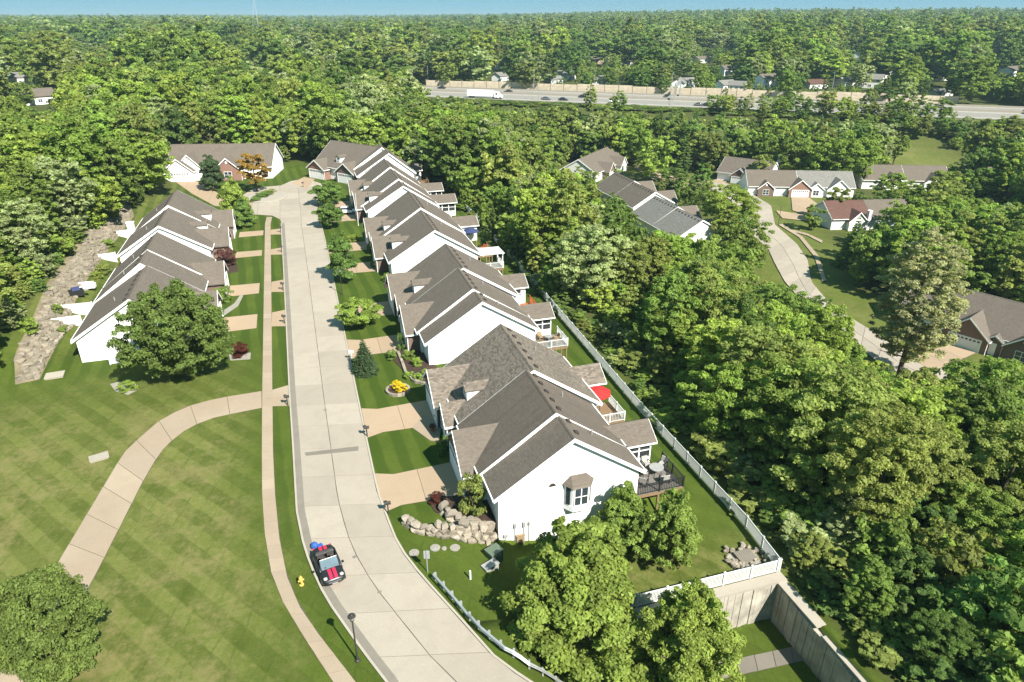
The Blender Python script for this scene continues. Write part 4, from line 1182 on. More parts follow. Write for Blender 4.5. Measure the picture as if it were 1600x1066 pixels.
# ------------------------------------------------------------------ street furniture
def street_lamp(u, v, h, label):
    x, y, z = G(u, v)
    r = empty('street_lamp', (x, y, z), 0, label, 'street lamp', 'street lamps')
    MB().lathe([(0.16, 0), (0.16, 0.1), (0.09, 0.16), (0.06, 0.5), (0.045, h - 0.5)], n=10).build('pole', M['pole'], r)
    MB().lathe([(0.06, h - 0.5), (0.13, h - 0.44), (0.13, h - 0.4)], n=10).build('collar', M['pole'], r)
    MB().lathe([(0.10, h - 0.395), (0.19, h - 0.2), (0.19, h - 0.12)], n=12).build('lens', M['lens'], r)
    MB().lathe([(0.26, h - 0.118), (0.22, h - 0.04), (0.08, h), (0.02, h + 0.08)], n=12).build('lamp_cap', M['pole'], r)
street_lamp(559, 1033, 4.0, 'dark lamp post on the verge below the parked convertible')
street_lamp(535, 461, 4.0, 'lamp post beside the conical tree on the right verge')
street_lamp(1216, 352, 5.0, 'lamp post at the bend of the lower street')

x, y, z = G(668.4, 894)
r = empty('street_sign', (x, y, z), math.radians(-15), 'grey backed street sign on a thin post', 'sign')
MB().box(-0.03, 0.03, -0.03, 0.03, 0, 2.05).build('post', M['steel'], r)
MB().box(-0.22, 0.22, 0.031, 0.045, 1.25, 2.0).build('panel', M['steel'], r)

x, y, z = G(471.5, 914)
r = empty('fire_hydrant', (x, y, z), 0.3, 'yellow fire hydrant between sidewalk and kerb', 'hydrant')
MB().lathe([(0.17, 0), (0.17, 0.06), (0.11, 0.08), (0.11, 0.55), (0.15, 0.56), (0.15, 0.62), (0.12, 0.72), (0.05, 0.8), (0.03, 0.86)], n=12).build('barrel', M['hydrant'], r)
MB().tube((-0.22, 0, 0.42), (0.22, 0, 0.42), 0.06).build('side_outlet', M['hydrant'], r)
MB().tube((0, -0.24, 0.38), (0, 0, 0.38), 0.08).build('front_outlet', M['hydrant'], r)

def mailbox(u, v, label, mat='pole', rz=0.0):
    x, y, z = G(u, v)
    r = empty('mailbox', (x, y, z), rz, label, 'mailbox', 'kerbside mailboxes')
    MB().box(-0.05, 0.05, -0.05, 0.05, 0, 1.0).build('post', M[mat], r)
    MB().prism([(-0.12, 1.0), (0.12, 1.0), (0.12, 1.14)] + [(0.12 * math.cos(a), 1.14 + 0.12 * math.sin(a)) for a in np.linspace(0.2, math.pi - 0.2, 6)] + [(-0.12, 1.14)], 'x', -0.26, 0.26).build('box', M[mat], r)
    MB().box(-0.3, -0.02, 0.125, 0.14, 1.05, 1.3).build('flag', M[mat], r)
for u, v, l in ((450, 634, 'black mailbox at the mouth of the curving lane'), (445, 506, 'black mailbox at the first left driveway'), (442.5, 454, 'black mailbox at the second left driveway'),
                (440.5, 395, 'black mailbox at the third left driveway'), (439, 364, 'black mailbox at the farthest left driveway'), (574, 683, 'brown mailbox at the nearest pair far driveway'),
                (607, 803, 'brown mailbox at the nearest right driveway'), (514, 392, 'black mailbox behind the conical tree'), (474, 293, 'small mailbox on the grass by the turning circle'), (494, 303, 'small mailbox near the first round tree')):
    mailbox(u, v, l)
mailbox(550, 563, 'white mailbox beside the spruce', 'vinyl')

# guard rail
gr = empty('guard_rail', (0, 0, 0), 0, 'galvanised guard rail curving along the bottom street edge', 'guard rail')
gpts = resample([G(u, v)[:2] for u, v in ((678, 908), (715, 950), (750, 990), (790, 1024), (830, 1050), (880, 1078))], 24)
gz_ = [hz(*p) for p in gpts]
prof = [(0.0, 0.42), (0.07, 0.50), (0.0, 0.58), (0.07, 0.66), (0.0, 0.74), (-0.02, 0.74), (0.05, 0.66), (-0.02, 0.58), (0.05, 0.50), (-0.02, 0.42)]
rings = []
for i, p in enumerate(gpts):
    t = gpts[min(i + 1, 23)] - gpts[max(i - 1, 0)]; t /= np.hypot(*t); n_ = np.array([t[1], -t[0]])
    rings.append([(p[0] + n_[0] * a * 1.3, p[1] + n_[1] * a * 1.3, gz_[i] + b) for a, b in prof])
MB().loft(rings).build('beam', M['steel'], gr)
for i in range(0, 24, 2):
    p = gpts[i]
    t = gpts[min(i + 1, 23)] - gpts[max(i - 1, 0)]; an = math.atan2(t[1], t[0])
    MB().box(-0.06, 0.06, 0.08, 0.22, -0.1, 0.72).build('post', M['steel'], gr, (p[0], p[1], gz_[i]), an)
    MB().box(-0.05, 0.05, 0.03, 0.078, 0.45, 0.70).build('spacer', M['steel'], gr, (p[0], p[1], gz_[i]), an)

# utility boxes, lids, posts
def util(name, label, u, v, sx, sy, h, mat, rz=0.0, cat='utility box', lid=True):
    x, y, z = G(u, v)
    r = empty(name, (x, y, z), rz, label, cat)
    MB().box(-sx, sx, -sy, sy, -0.3, h).build('body', mat, r)
    if lid: MB().box(-sx - 0.05, sx + 0.05, -sy - 0.05, sy + 0.05, h + 0.002, h + 0.07).build('lid', mat, r)
util('utility_vault', 'flat pale concrete vault in the left lawn', 155, 716, 0.75, 0.5, 0.12, M['kerb'], 0.3)
util('utility_vault', 'flat pale concrete vault below the left villa', 86, 588, 0.9, 0.7, 0.15, M['kerb'], 0.1)
util('transformer_box', 'grey green utility cabinet in the tree shade', 772, 872, 0.55, 0.45, 0.8, M['box_green'], 0.4)
util('transformer_box', 'smaller grey utility cabinet left of the big front tree', 766, 888, 0.6, 0.3, 0.35, M['pipe'], 0.4)
util('marker_post', 'short white marker post on the shaded slope', 735, 905, 0.06, 0.06, 0.8, M['vinyl'], 0, 'post', False)
util('air_unit', 'small tan air unit against the nearest gable', 812, 842, 0.35, 0.3, 0.55, M['tan'], 0.0, 'air unit')
for i, (u, v, l) in enumerate(((647, 865, 'left'), (680, 857, 'second'), (694, 858, 'third and smallest'), (711, 857, 'right'))):
    x, y, z = G(u, v)
    tag(MB().lathe([(0.38 if i != 2 else 0.2, 0.0), (0.40 if i != 2 else 0.2, 0.09), (0.05, 0.1)], (0, 0, 0), 14).build('manhole_cover', M['gravel'], None, (x, y, z)), '%s round concrete manhole cover in the grass below the boulders' % l, 'manhole cover', 'round manhole covers')

x, y, z = G(560, 353)
r = empty('flagpole', (x, y, z), 0, 'thin white pole before the fourth villa pair', 'pole')
MB().lathe([(0.09, 0), (0.06, 0.4), (0.045, 6.0), (0.02, 6.1)], n=8).build('shaft', M['vinyl'], r)
MB().lathe([(0.02, 6.1), (0.1, 6.2), (0.02, 6.3)], n=8).build('finial', M['vinyl'], r)

# ------------------------------------------------------------------ deck furniture
def umbrella(x, y, z, rad, mat, label, name='patio_umbrella'):
    r = empty(name, (x, y, z), 0, label, 'umbrella')
    MB().lathe([(0.25, 0), (0.25, 0.06), (0.03, 0.08), (0.022, 2.35)], n=8).build('pole', M['pipe'], r)
    c = MB(); n = 8
    rim = [(rad * math.cos(2 * math.pi * k / n), rad * math.sin(2 * math.pi * k / n), 2.05) for k in range(n)]
    mid = [(rad * 0.55 * math.cos(2 * math.pi * k / n), rad * 0.55 * math.sin(2 * math.pi * k / n), 2.34) for k in range(n)]
    low = [(p[0] * 1.0, p[1] * 1.0, 1.9) for p in rim]
    c.add(rim + mid + low + [(0, 0, 2.55)], [(k, (k + 1) % n, n + (k + 1) % n, n + k) for k in range(n)] + [(n + k, n + (k + 1) % n, 3 * n) for k in range(n)] + [(k, 2 * n + k, 2 * n + (k + 1) % n, (k + 1) % n) for k in range(n)])
    c.build('canopy', mat, r)
    MB().lathe([(0.05, 2.55), (0.03, 2.7)], n=8).build('finial', mat, r)
def table(x, y, z, rad, label):
    r = empty('patio_table', (x, y, z), 0, label, 'table')
    MB().lathe([(rad, 0.70), (rad, 0.74)], n=16).build('top', M['pipe'], r)
    for k in range(4):
        a = math.pi / 4 + k * math.pi / 2
        MB().tube((0.6 * rad * math.cos(a), 0.6 * rad * math.sin(a), 0.7), (0.75 * rad * math.cos(a), 0.75 * rad * math.sin(a), 0), 0.03, n=6).build('leg', M['rail_black'], r)
def chair(x, y, z, rz, label, frame, cush, group):
    r = empty('patio_chair', (x, y, z), rz, label, 'chair', group)
    MB().box(-0.3, 0.3, -0.3, 0.3, 0.36, 0.48).build('seat', cush, r)
    MB().prism([(0.24, 0.40), (0.34, 0.40), (0.44, 0.98), (0.35, 0.98)], 'x', -0.3, 0.3).build('backrest', cush, r)
    for sx in (-0.34, 0.34):
        MB().box(sx - 0.035, sx + 0.035, -0.3, 0.34, 0.6, 0.65).build('armrest', frame, r)
        for sy in (-0.27, 0.3): MB().box(sx - 0.03, sx + 0.03, sy - 0.03, sy + 0.03, 0, 0.599).build('leg', frame, r)
y0 = R_ROW[0]
table(27.0, y0 + 2.6, 0, 0.65, 'round pale table on the nearest deck')
for i, (dx, dy, a, l) in enumerate(((25.9, 2.7, 1.57, 'left'), (27.1, 1.3, 3.14, 'front'), (28.0, 3.3, -1.0, 'right'), (26.6, 3.75, 0.1, 'rear'), (25.2, 1.5, 2.4, 'corner'))):
    chair(dx, y0 + dy, 0, a, 'pale cushioned chair at the %s of the nearest deck' % l, M['rail_black'], M['cushion'], 'chairs on the nearest deck')
umbrella(26.3, y0 + 14.4, 0, 1.5, M['canvas_red'], 'bright red patio umbrella on the nearest pair far deck')
table(26.3, y0 + 14.4, 0, 0.55, 'small table under the red umbrella')
y1 = R_ROW[1]
for i, (dx, dy, a, l) in enumerate(((26.0, 1.2, 2.6, 'left'), (27.3, 1.0, 3.3, 'middle'), (28.2, 2.0, -1.4, 'right'), (26.4, 2.9, 0.3, 'back'))):
    chair(dx, y1 + dy, 0, a, 'tan wicker chair at the %s of the white railed deck' % l, M['tan'], M['tan'], 'wicker chairs on the white railed deck')
table(27.2, y1 + 2.1, 0, 0.5, 'wicker side table between the tan chairs')
y2 = R_ROW[2]
umbrella(28.0, y2 + 15.6, 0, 1.5, M['canvas_blue'], 'navy umbrella by the third pair back porch')
for i, (dx, dy, a, l) in enumerate(((26.6, 8.2, 2.6, 'near left'), (28.4, 8.0, 3.6, 'near right'), (28.9, 10.2, -1.0, 'far right'), (27.0, 10.4, 0.4, 'far left'))):
    chair(dx, y2 + dy, 0, a, 'reddish timber chair %s on the wooden deck' % l, M['deck_orange'], M['deck_orange'], 'timber chairs on the wooden deck')
table(27.8, y2 + 9.2, 0, 0.6, 'timber table amid the reddish chairs')
# grill and covered furniture on the left patio
gx, gy, gz0 = G(121, 463)
r = empty('grill', (gx, gy, gz0 + 0.1), 0.4, 'dark covered grill with blue lid on the left patio', 'grill')
MB().box(-0.9, 0.9, -0.5, 0.5, 0, 0.9).build('cabinet', M['rail_black'], r)
MB().prism([(-0.5, 0.901), (0.5, 0.901), (0.4, 1.2), (0, 1.32), (-0.4, 1.2)], 'x', -0.5, 0.5).build('hood', M['canvas_blue'], r)
MB().box(0.95, 1.5, -0.4, 0.4, 0.6, 0.66).build('side_shelf', M['pipe'], r)
gx, gy, gz0 = G(136, 452)
r = empty('patio_sofa', (gx, gy, gz0 + 0.1), 0.0, 'white cushioned sofa on the left patio', 'sofa')
MB().box(-1.0, 1.0, -0.45, 0.45, 0.12, 0.46).build('seat', M['trim'], r); MB().box(-1.0, 1.0, 0.3, 0.5, 0.461, 0.9).build('backrest', M['trim'], r)
for sx in (-1.1, 1.1): MB().box(sx - 0.098, sx + 0.098, -0.45, 0.5, 0.1, 0.65).build('armrest', M['trim'], r)
bed('pale stone patio behind the left villa', [(105, 500), (122, 452), (146, 448), (150, 470), (138, 500)], M['gravel'], 0.1)
# pots near the nearest entrance
for i, (u, v, l) in enumerate(((683, 657, 'bigger orange pot beside the shaded garage'), (676, 674, 'small dark pot on the pale walkway'))):
    x, y, z = G(u, v)
    r = empty('flower_pot', (x, y, z + 0.05), 0, l, 'pot')
    MB().lathe([(0.16, 0), (0.24, 0.35), (0.27, 0.36), (0.27, 0.42)], n=12).build('pot', M['pot'], r)
    MB().lathe([(0.22, 0.42), (0.34, 0.55), (0.22, 0.75), (0.03, 0.82)], n=10).build('bloom', M['pot'] if i == 0 else M['mulch'], r)
# round planter with yellow mums
x, y, z = G(622, 611)
r = empty('round_planter', (x, y, 0), 0, 'round stone planter heaped with yellow flowers', 'planter')
for k in range(16):
    a = 2 * math.pi * k / 16
    MB().box(-0.24, 0.24, -0.12, 0.12, 0, 0.3 + random.uniform(-0.02, 0.02)).build('stone', M['rock'], r, (1.2 * math.cos(a), 1.2 * math.sin(a), 0), a + math.pi / 2)
MB().lathe([(1.1, 0.0), (1.08, 0.2), (0.05, 0.25)], n=18).build('soil', M['mulch'], r)
PLANTER = r

# ------------------------------------------------------------------ vehicles
def ring(y, hw, z0, z1, n=16, e=3.4, cx=0.0):
    out = []
    for k in range(n):
        a = 2 * math.pi * (k + 0.5) / n
        c, s = math.cos(a), math.sin(a)
        out.append((cx + hw * math.copysign(abs(c) ** (2 / e), c), y, (z0 + z1) / 2 + (z1 - z0) / 2 * math.copysign(abs(s) ** (2 / e), s)))
    return out
def wheels(root, wx, ys_, rad, w=0.2):
    for sx in (-1, 1):
        for yy in ys_:
            t = MB().tube((sx * wx - sx * w / 2, yy, rad), (sx * wx + sx * w / 2, yy, rad), rad, n=16).build('wheel', M['tyre'], root)
            MB().tube((sx * (wx + w / 2 - 0.03), yy, rad), (sx * (wx + w / 2 + 0.012), yy, rad), rad * 0.62, n=12).build('rim', M['chrome'], t)
def closed_car(name, label, loc, rz, paint, L=4.5, group=None):
    r = empty(name, loc, rz, label, 'car', group)
    h = L / 2
    b = MB().loft([ring(-h, 0.62, 0.35, 0.62), ring(-h + 0.15, 0.80, 0.25, 0.72), ring(-h + 0.9, 0.88, 0.2, 0.86), ring(-0.3, 0.9, 0.2, 0.93), ring(h - 1.0, 0.89, 0.2, 0.95), ring(h - 0.15, 0.80, 0.28, 0.88), ring(h, 0.65, 0.38, 0.7)]).build('body', paint, r, smooth=True)
    g = MB().loft([ring(-h + 1.05, 0.74, 0.8, 0.9), ring(-h + 1.85, 0.68, 0.82, 1.36), ring(0.6, 0.67, 0.82, 1.40), ring(h - 0.95, 0.66, 0.82, 1.2), ring(h - 0.5, 0.68, 0.8, 0.92)], True).build('glasshouse', M['glass'], r, smooth=True)
    MB().loft([ring(-h + 1.75, 0.60, 1.28, 1.40), ring(-0.2, 0.63, 1.33, 1.46), ring(0.9, 0.62, 1.3, 1.44), ring(h - 1.05, 0.55, 1.2, 1.3)]).build('roof', paint, r, smooth=True)
    wheels(r, 0.82, (-h + 0.85, h - 0.85), 0.32)
    for sx in (-0.6, 0.6):
        MB().lathe([(0.02, -0.1), (0.15, -0.05), (0.12, 0.06), (0.02, 0.1)], (sx, -h + 0.08, 0.6), 10).build('headlight', M['lens'], r)
        MB().box(sx - 0.14, sx + 0.14, h - 0.1, h - 0.03, 0.62, 0.74).build('tail_light', M['red_stripe'], r)
    return r

def convertible(loc, rz):
    r = empty('convertible_car', loc, rz, 'black open convertible with red bonnet stripes parked at the kerb', 'car')
    h = 1.88
    b = MB()
    b.loft([ring(-h, 0.55, 0.32, 0.62), ring(-h + 0.12, 0.72, 0.24, 0.74), ring(-h + 0.45, 0.82, 0.2, 0.84), ring(-h + 0.98, 0.84, 0.2, 0.90), ring(-h + 1.02, 0.84, 0.2, 0.92)])
    b.loft([ring(h, 0.58, 0.34, 0.68), ring(h - 0.12, 0.74, 0.26, 0.86), ring(h - 0.4, 0.82, 0.2, 0.90), ring(h - 0.72, 0.84, 0.2, 0.92)])
    for sx in (-1, 1):
        b.loft([ring(-h + 1.0, 0.10, 0.2, 0.92, cx=sx * 0.745), ring(0.2, 0.10, 0.2, 0.93, cx=sx * 0.755), ring(h - 0.7, 0.10, 0.2, 0.92, cx=sx * 0.745)])
    b.build('body', M['black_paint'], r, smooth=True)
    MB().box(-0.68, 0.68, -h + 0.95, h - 0.7, 0.25, 0.38).build('floor', M['cabin'], r)
    MB().box(-0.66, 0.66, -h + 1.03, -h + 1.32, 0.55, 0.88).build('dashboard', M['cabin'], r)
    for sx in (-0.36, 0.36):
        MB().loft([ring(-0.42, 0.24, 0.38, 0.56, cx=sx), ring(0.02, 0.25, 0.38, 0.58, cx=sx)]).loft([ring(0.0, 0.23, 0.5, 1.02, cx=sx), ring(0.16, 0.22, 0.55, 1.08, cx=sx)]).build('front_seat', M['cabin'], r)
        MB().box(sx - 0.12, sx + 0.12, 0.08, 0.16, 1.05, 1.25).build('headrest', M['cabin'], r)
        for ch in r.children: pass
        MB().box(sx - 0.25, sx + 0.25, 0.42, 0.74, 0.38, 0.56).box(sx - 0.25, sx + 0.25, 0.74, 0.86, 0.45, 0.96).build('rear_seat', M['cabin'], r)
    MB().tube((-0.36, -0.72, 0.84), (-0.36, -0.66, 0.86), 0.17, n=12).build('steering_wheel', M['rail_black'], r)
    gl = MB().prism([(-h + 1.05, 0.92), (-h + 1.08, 0.90), (-h + 1.62, 1.33), (-h + 1.60, 1.35)], 'x', -0.62, 0.62).build('windscreen', M['windscreen'], r)
    f = MB()
    for sx in (-1, 1): f.tube((sx * 0.68, -h + 1.03, 0.9), (sx * 0.62, -h + 1.62, 1.36), 0.035, n=6)
    f.tube((-0.62, -h + 1.62, 1.36), (0.62, -h + 1.62, 1.36), 0.035, n=6)
    f.build('frame', M['black_paint'], gl)
    MB().loft([ring(h - 1.0, 0.66, 0.86, 1.00), ring(h - 0.82, 0.68, 0.84, 1.02), ring(h - 0.68, 0.62, 0.84, 0.95)]).build('folded_roof', M['cabin'], r)
    MB().box(-0.66, 0.66, h - 1.02, h - 0.97, 0.86, 0.99).build('rear_trim', M['chrome'], r)
    for sx in (-0.17, 0.17):
        MB().add([(sx - 0.11, -h + 0.13, 0.755), (sx + 0.11, -h + 0.13, 0.755), (sx + 0.11, -h + 0.45, 0.856), (sx - 0.11, -h + 0.45, 0.856), (sx + 0.11, -h + 0.98, 0.916), (sx - 0.11, -h + 0.98, 0.916)], [(0, 1, 2, 3), (3, 2, 4, 5)]).build('bonnet_stripe', M['red_stripe'], r)
        MB().add([(sx - 0.11, h - 0.12, 0.872), (sx + 0.11, h - 0.12, 0.872), (sx + 0.11, h - 0.62, 0.935), (sx - 0.11, h - 0.62, 0.935), (sx + 0.11, h - 0.06, 0.78), (sx - 0.11, h - 0.06, 0.78)], [(0, 1, 2, 3), (4, 5, 0, 1)][:1]).build('boot_stripe', M['red_stripe'], r)
    for sx in (-1, 1):
        MB().lathe([(0.02, -0.05), (0.15, -0.02), (0.13, 0.05), (0.03, 0.09)], (sx * 0.58, -h + 0.3, 0.76), 12).build('headlight', M['lens'], r)
        MB().loft([ring(-0.72, 0.09, 0.92, 1.05, 10, 2, sx * 0.93), ring(-0.60, 0.10, 0.92, 1.07, 10, 2, sx * 0.93)]).build('mirror', M['black_paint'], r)
        MB().box(sx * 0.62 - 0.06, sx * 0.62 + 0.06, h - 0.06, h - 0.0, 0.55, 0.78).build('tail_light', M['red_stripe'], r)
    MB().box(-0.45, 0.45, -h - 0.015, -h + 0.02, 0.48, 0.60).build('grille', M['chrome'], r)
    MB().box(-0.2, 0.2, -h - 0.03, -h - 0.016, 0.36, 0.44).build('front_plate', M['cushion'], r)
    MB().box(-0.26, 0.26, h + 0.0, h + 0.02, 0.5, 0.62).build('rear_plate', M['trim'], r)
    MB().box(-0.6, 0.6, -h + 0.02, -h + 0.06, 0.66, 0.69).build('bonnet_trim', M['chrome'], r)
    wheels(r, 0.75, (-h + 0.62, h - 0.62), 0.31)
    return r
a0 = P(497, 857, 0.6); a1 = P(517, 908, 0.6)
cx_, cy_ = (a0[0] + a1[0]) / 2, (a0[1] + a1[1]) / 2
convertible((cx_ + 0.28, cy_ - 0.1, 0.05), math.atan2(a1[0] - a0[0], -(a1[1] - a0[1])))
bx_, by_, _ = P(488, 860)
r = empty('recycling_bag', (bx_ + 0.2, by_ + 0.15, 0.05), 0.4, 'blue bag and tub at the kerb behind the convertible', 'bag')
MB().lathe([(0.16, 0), (0.27, 0.1), (0.28, 0.3), (0.18, 0.48), (0.04, 0.54)], n=10).build('bag', M['blue'], r)
MB().box(0.1, 0.5, -0.5, -0.15, 0, 0.35).build('tub', M['blue'], r)
wc = P(542, 334)
closed_car('parked_car', 'white parked car in the driveway beyond the round trees', (wc[0], wc[1], 0.05), math.radians(80), M['white_paint'])

# ------------------------------------------------------------------ highway
def hw(s, t, z=HW_Z):
    """s metres along the noise wall from its left end, t metres towards the camera"""
    p = HW_A + HW_D * s + HW_N * t
    return (float(p[0]), float(p[1]), z)
hwa = math.atan2(HW_D[1], HW_D[0])
S0, S1 = -120, 460
def band(name, t0, t1, z0, z1, mat, parent=None, s0=S0, s1=S1):
    return MB().prism([hw(s0, t0)[:2], hw(s1, t0)[:2], hw(s1, t1)[:2], hw(s0, t1)[:2]], 'z', z0, z1).build(name, mat, parent)
hwy = tag(band('highway', 2.2, 52, HW_Z + 0.02, HW_Z + 0.2, M['hwy']), 'wide pale concrete highway crossing the background', 'highway', kind='structure')
for t in (8, 12, 16, 31, 35, 39, 43): band('wheel_lane', t + 0.4, t + 2.8, HW_Z + 0.203, HW_Z + 0.207, M['hwy_dark'], hwy)
for t in (6.0, 20.5, 27.5, 47.5): band('edge_line', t, t + 0.25, HW_Z + 0.209, HW_Z + 0.213, M['line'], hwy)
band('median_barrier', 23.6, 24.3, HW_Z + 0.2, HW_Z + 1.15, M['kerb'], hwy)
band('verge_barrier', 3.2, 3.6, HW_Z + 0.2, HW_Z + 1.0, M['kerb'], hwy)
nw = empty('noise_wall', (0, 0, 0), 0, 'long tan precast noise wall behind the highway', 'noise wall')
pan = MB().box(0.18, 7.82, -0.1, 0.1, 0, 4.1)
for k in range(3): pan.box(0.18, 7.82, -0.13, 0.13, 0.05 + k * 1.35, 1.3 + k * 1.35)
pan = pan.mesh('panel', M['noisewall']); pst = MB().box(-0.18, 0.18, -0.2, 0.2, 0, 4.4).mesh('post', M['noisepost'])
for i in range(36):
    rise = 0.55 * ((i // 4) % 2) + 0.012 * i
    p = hw(-8 + i * 8, 0)
    o = put('panel', pan, nw, (p[0], p[1], HW_Z + rise * 0.8 - 0.3), hwa); o.scale = (1, 1, 1.03)
    put('post', pst, nw, p, hwa)
put('post', pst, nw, hw(-8 + 36 * 8, 0), hwa)
# vehicles on the highway
t0 = P(735, 152, HW_Z)
def to_st(x, y):
    d = np.array([x, y]) - HW_A
    return float(d @ HW_D), float(d @ HW_N)
sT, tT = to_st(*P(726, 153, HW_Z)[:2])
tx, ty, _ = hw(sT + 2, tT)
tr = empty('semi_truck', (tx, ty, HW_Z + 0.21), hwa, 'white semi trailer truck heading right on the highway', 'truck')
MB().box(0, 14.5, -1.25, 1.25, 1.05, 4.05).build('trailer', M['white_paint'], tr)
MB().box(0.2, 14.2, -0.5, 0.5, 0.75, 1.045).build('chassis', M['grey_paint'], tr)
MB().loft([[(15.3, -1.2, 0.7), (15.3, 1.2, 0.7), (15.3, 1.2, 3.6), (15.3, -1.2, 3.6)], [(17.6, -1.2, 0.7), (17.6, 1.2, 0.7), (17.6, 1.2, 3.3), (17.6, -1.2, 3.3)], [(18.2, -1.15, 0.7), (18.2, 1.15, 0.7), (18.2, 1.15, 2.0), (18.2, -1.15, 2.0)], [(19.6, -1.0, 0.6), (19.6, 1.0, 0.6), (19.6, 1.0, 1.75), (19.6, -1.0, 1.75)]]).build('cab', M['white_paint'], tr)
MB().box(16.3, 17.3, -1.23, -1.201, 2.1, 2.9).build('side_window', M['glass'], tr)
for xx in (1.5, 2.8, 14.9, 16.2, 18.8):
    for sy in (-1.0, 1.0): MB().tube((xx, sy - 0.17, 0.52), (xx, sy + 0.17, 0.52), 0.52, n=12).build('wheel', M['tyre'], tr)
cars = [((690, 138), 'black_paint', 'black car left of the white truck'), ((794, 144), 'black_paint', 'dark car just ahead of the white truck'), ((846, 158), 'grey_paint', 'grey car on the near highway lanes'),
        ((871, 160), 'black_paint', 'dark car behind the near treetops'), ((911, 152), 'black_paint', 'dark car under the tall pole trees'), ((955, 162), 'white_paint', 'pale car between the highway trees'),
        ((1102, 168), 'black_paint', 'black car under the sign gantry'), ((1126, 162), 'black_paint', 'black car right of the sign gantry'), ((1087, 171), 'grey_paint', 'grey car left of the gantry post')]
for (u, v), pm, l in cars:
    s_, t_ = to_st(*P(u, v, HW_Z + 0.5)[:2]); q = hw(s_, max(7, min(46, t_)))
    closed_car('highway_car', l, (q[0], q[1], HW_Z + 0.21), hwa + (math.pi / 2 if t_ > 24 else -math.pi / 2), M[pm], group='cars on the highway').scale = (1.15, 1.15, 1.15)
# light poles and sign gantry
def hpole(u, v, h, label, arm=True):
    s_, t_ = to_st(*P(u, v, HW_Z)[:2]); q = hw(s_, t_)
    r = empty('highway_light', q, hwa, label, 'light pole', 'highway light poles')
    MB().lathe([(0.25, 0), (0.2, 1), (0.11, h)], n=8).build('mast', M['steel'], r)
    MB().tube((0, 0, h - 0.1), (0.0, 2.6, h + 0.7), 0.07, n=6).build('arm', M['steel'], r)
    MB().box(-0.2, 0.2, 2.4, 3.3, h + 0.62, h + 0.78).build('lamp_head', M['steel'], r)
for u, v, h, l in ((669, 133, 11, 'light pole at the left end of the noise wall'), (834, 146, 12, 'tall light pole right of the truck'), (842, 158, 11, 'light pole on the near highway edge'), (1046, 170, 15, 'tall light pole left of the sign gantry'), (1298, 150, 11, 'light pole near the split level white house'), (1410, 160, 6, 'short leaning light pole near the wall end')):
    hpole(u, v, h, l)
s_, t_ = to_st(*P(1050, 160, HW_Z)[:2])
gq = hw(s_, 4)
gt = empty('sign_gantry', gq, hwa + math.pi / 2, 'overhead sign gantry frame spanning the highway lanes', 'gantry')
for xx in (0.0, -22.0):
    MB().box(xx - 0.3, xx + 0.3, -0.3, 0.3, 0, 8.6).build('leg', M['steel'], gt)
for zz in (6.9, 8.2): MB().box(-22, 0.3, -0.16, 0.16, zz, zz + 0.25).build('chord', M['steel'], gt)
b_ = MB()
for k in range(11): b_.tube((-2 * k, 0, 7.1 if k % 2 else 8.3), (-2 * k - 2, 0, 8.3 if k % 2 else 7.1), 0.09, n=5)
b_.build('lattice', M['steel'], gt)
MB().box(-10, -2, 0.17, 0.3, 6.2, 9.2).build('sign_back', M['pipe'], gt)

# ------------------------------------------------------------------ far houses beyond the highway and on the left hill
KEEP_HOUSES = []
def far_house(u, v, L, W_, h, rz, wm, rm, label, rise=2.0, storeys=1):
    x, y, z = G(u, v)
    r = empty('far_house', (x, y, z), rz, label, 'house', 'houses beyond the woods')
    MB().prism([(-W_ / 2, -1), (W_ / 2, -1), (W_ / 2, h), (0, h + rise), (-W_ / 2, h)], 'x', -L / 2, L / 2).build('wall', wm, r)
    MB().prism(hexa(-W_ / 2 - 0.5, h - 0.1, 0, h + rise + 0.25, W_ / 2 + 0.5, h - 0.1, 0.25), 'x', -L / 2 - 0.5, L / 2 + 0.5).build('roof', rm, r)
    for st in range(storeys):
        for k in range(3):
            xx = -L / 2 + L * (k + 0.5) / 3
            window(r, 'y', (xx, -W_ / 2, 1.5 + 2.8 * st), 1.6, 1.2, -1, 1, 0.12)
    _, _, zc = Q(x, y, z + h); k_ = FPX / zc
    KEEP_HOUSES.append((u - L * 0.36 * k_, Q(x, y, z + h + rise)[1], u + L * 0.36 * k_, Q(x, y, z + h * 0.45)[1], math.hypot(x, y) - W_))
    MB().box(L * 0.22, L * 0.22 + 1.0, -W_ / 2 - 0.05, -W_ / 2 - 0.005, 0, 2.1).build('door', M['vent'], r)
hx = hwa
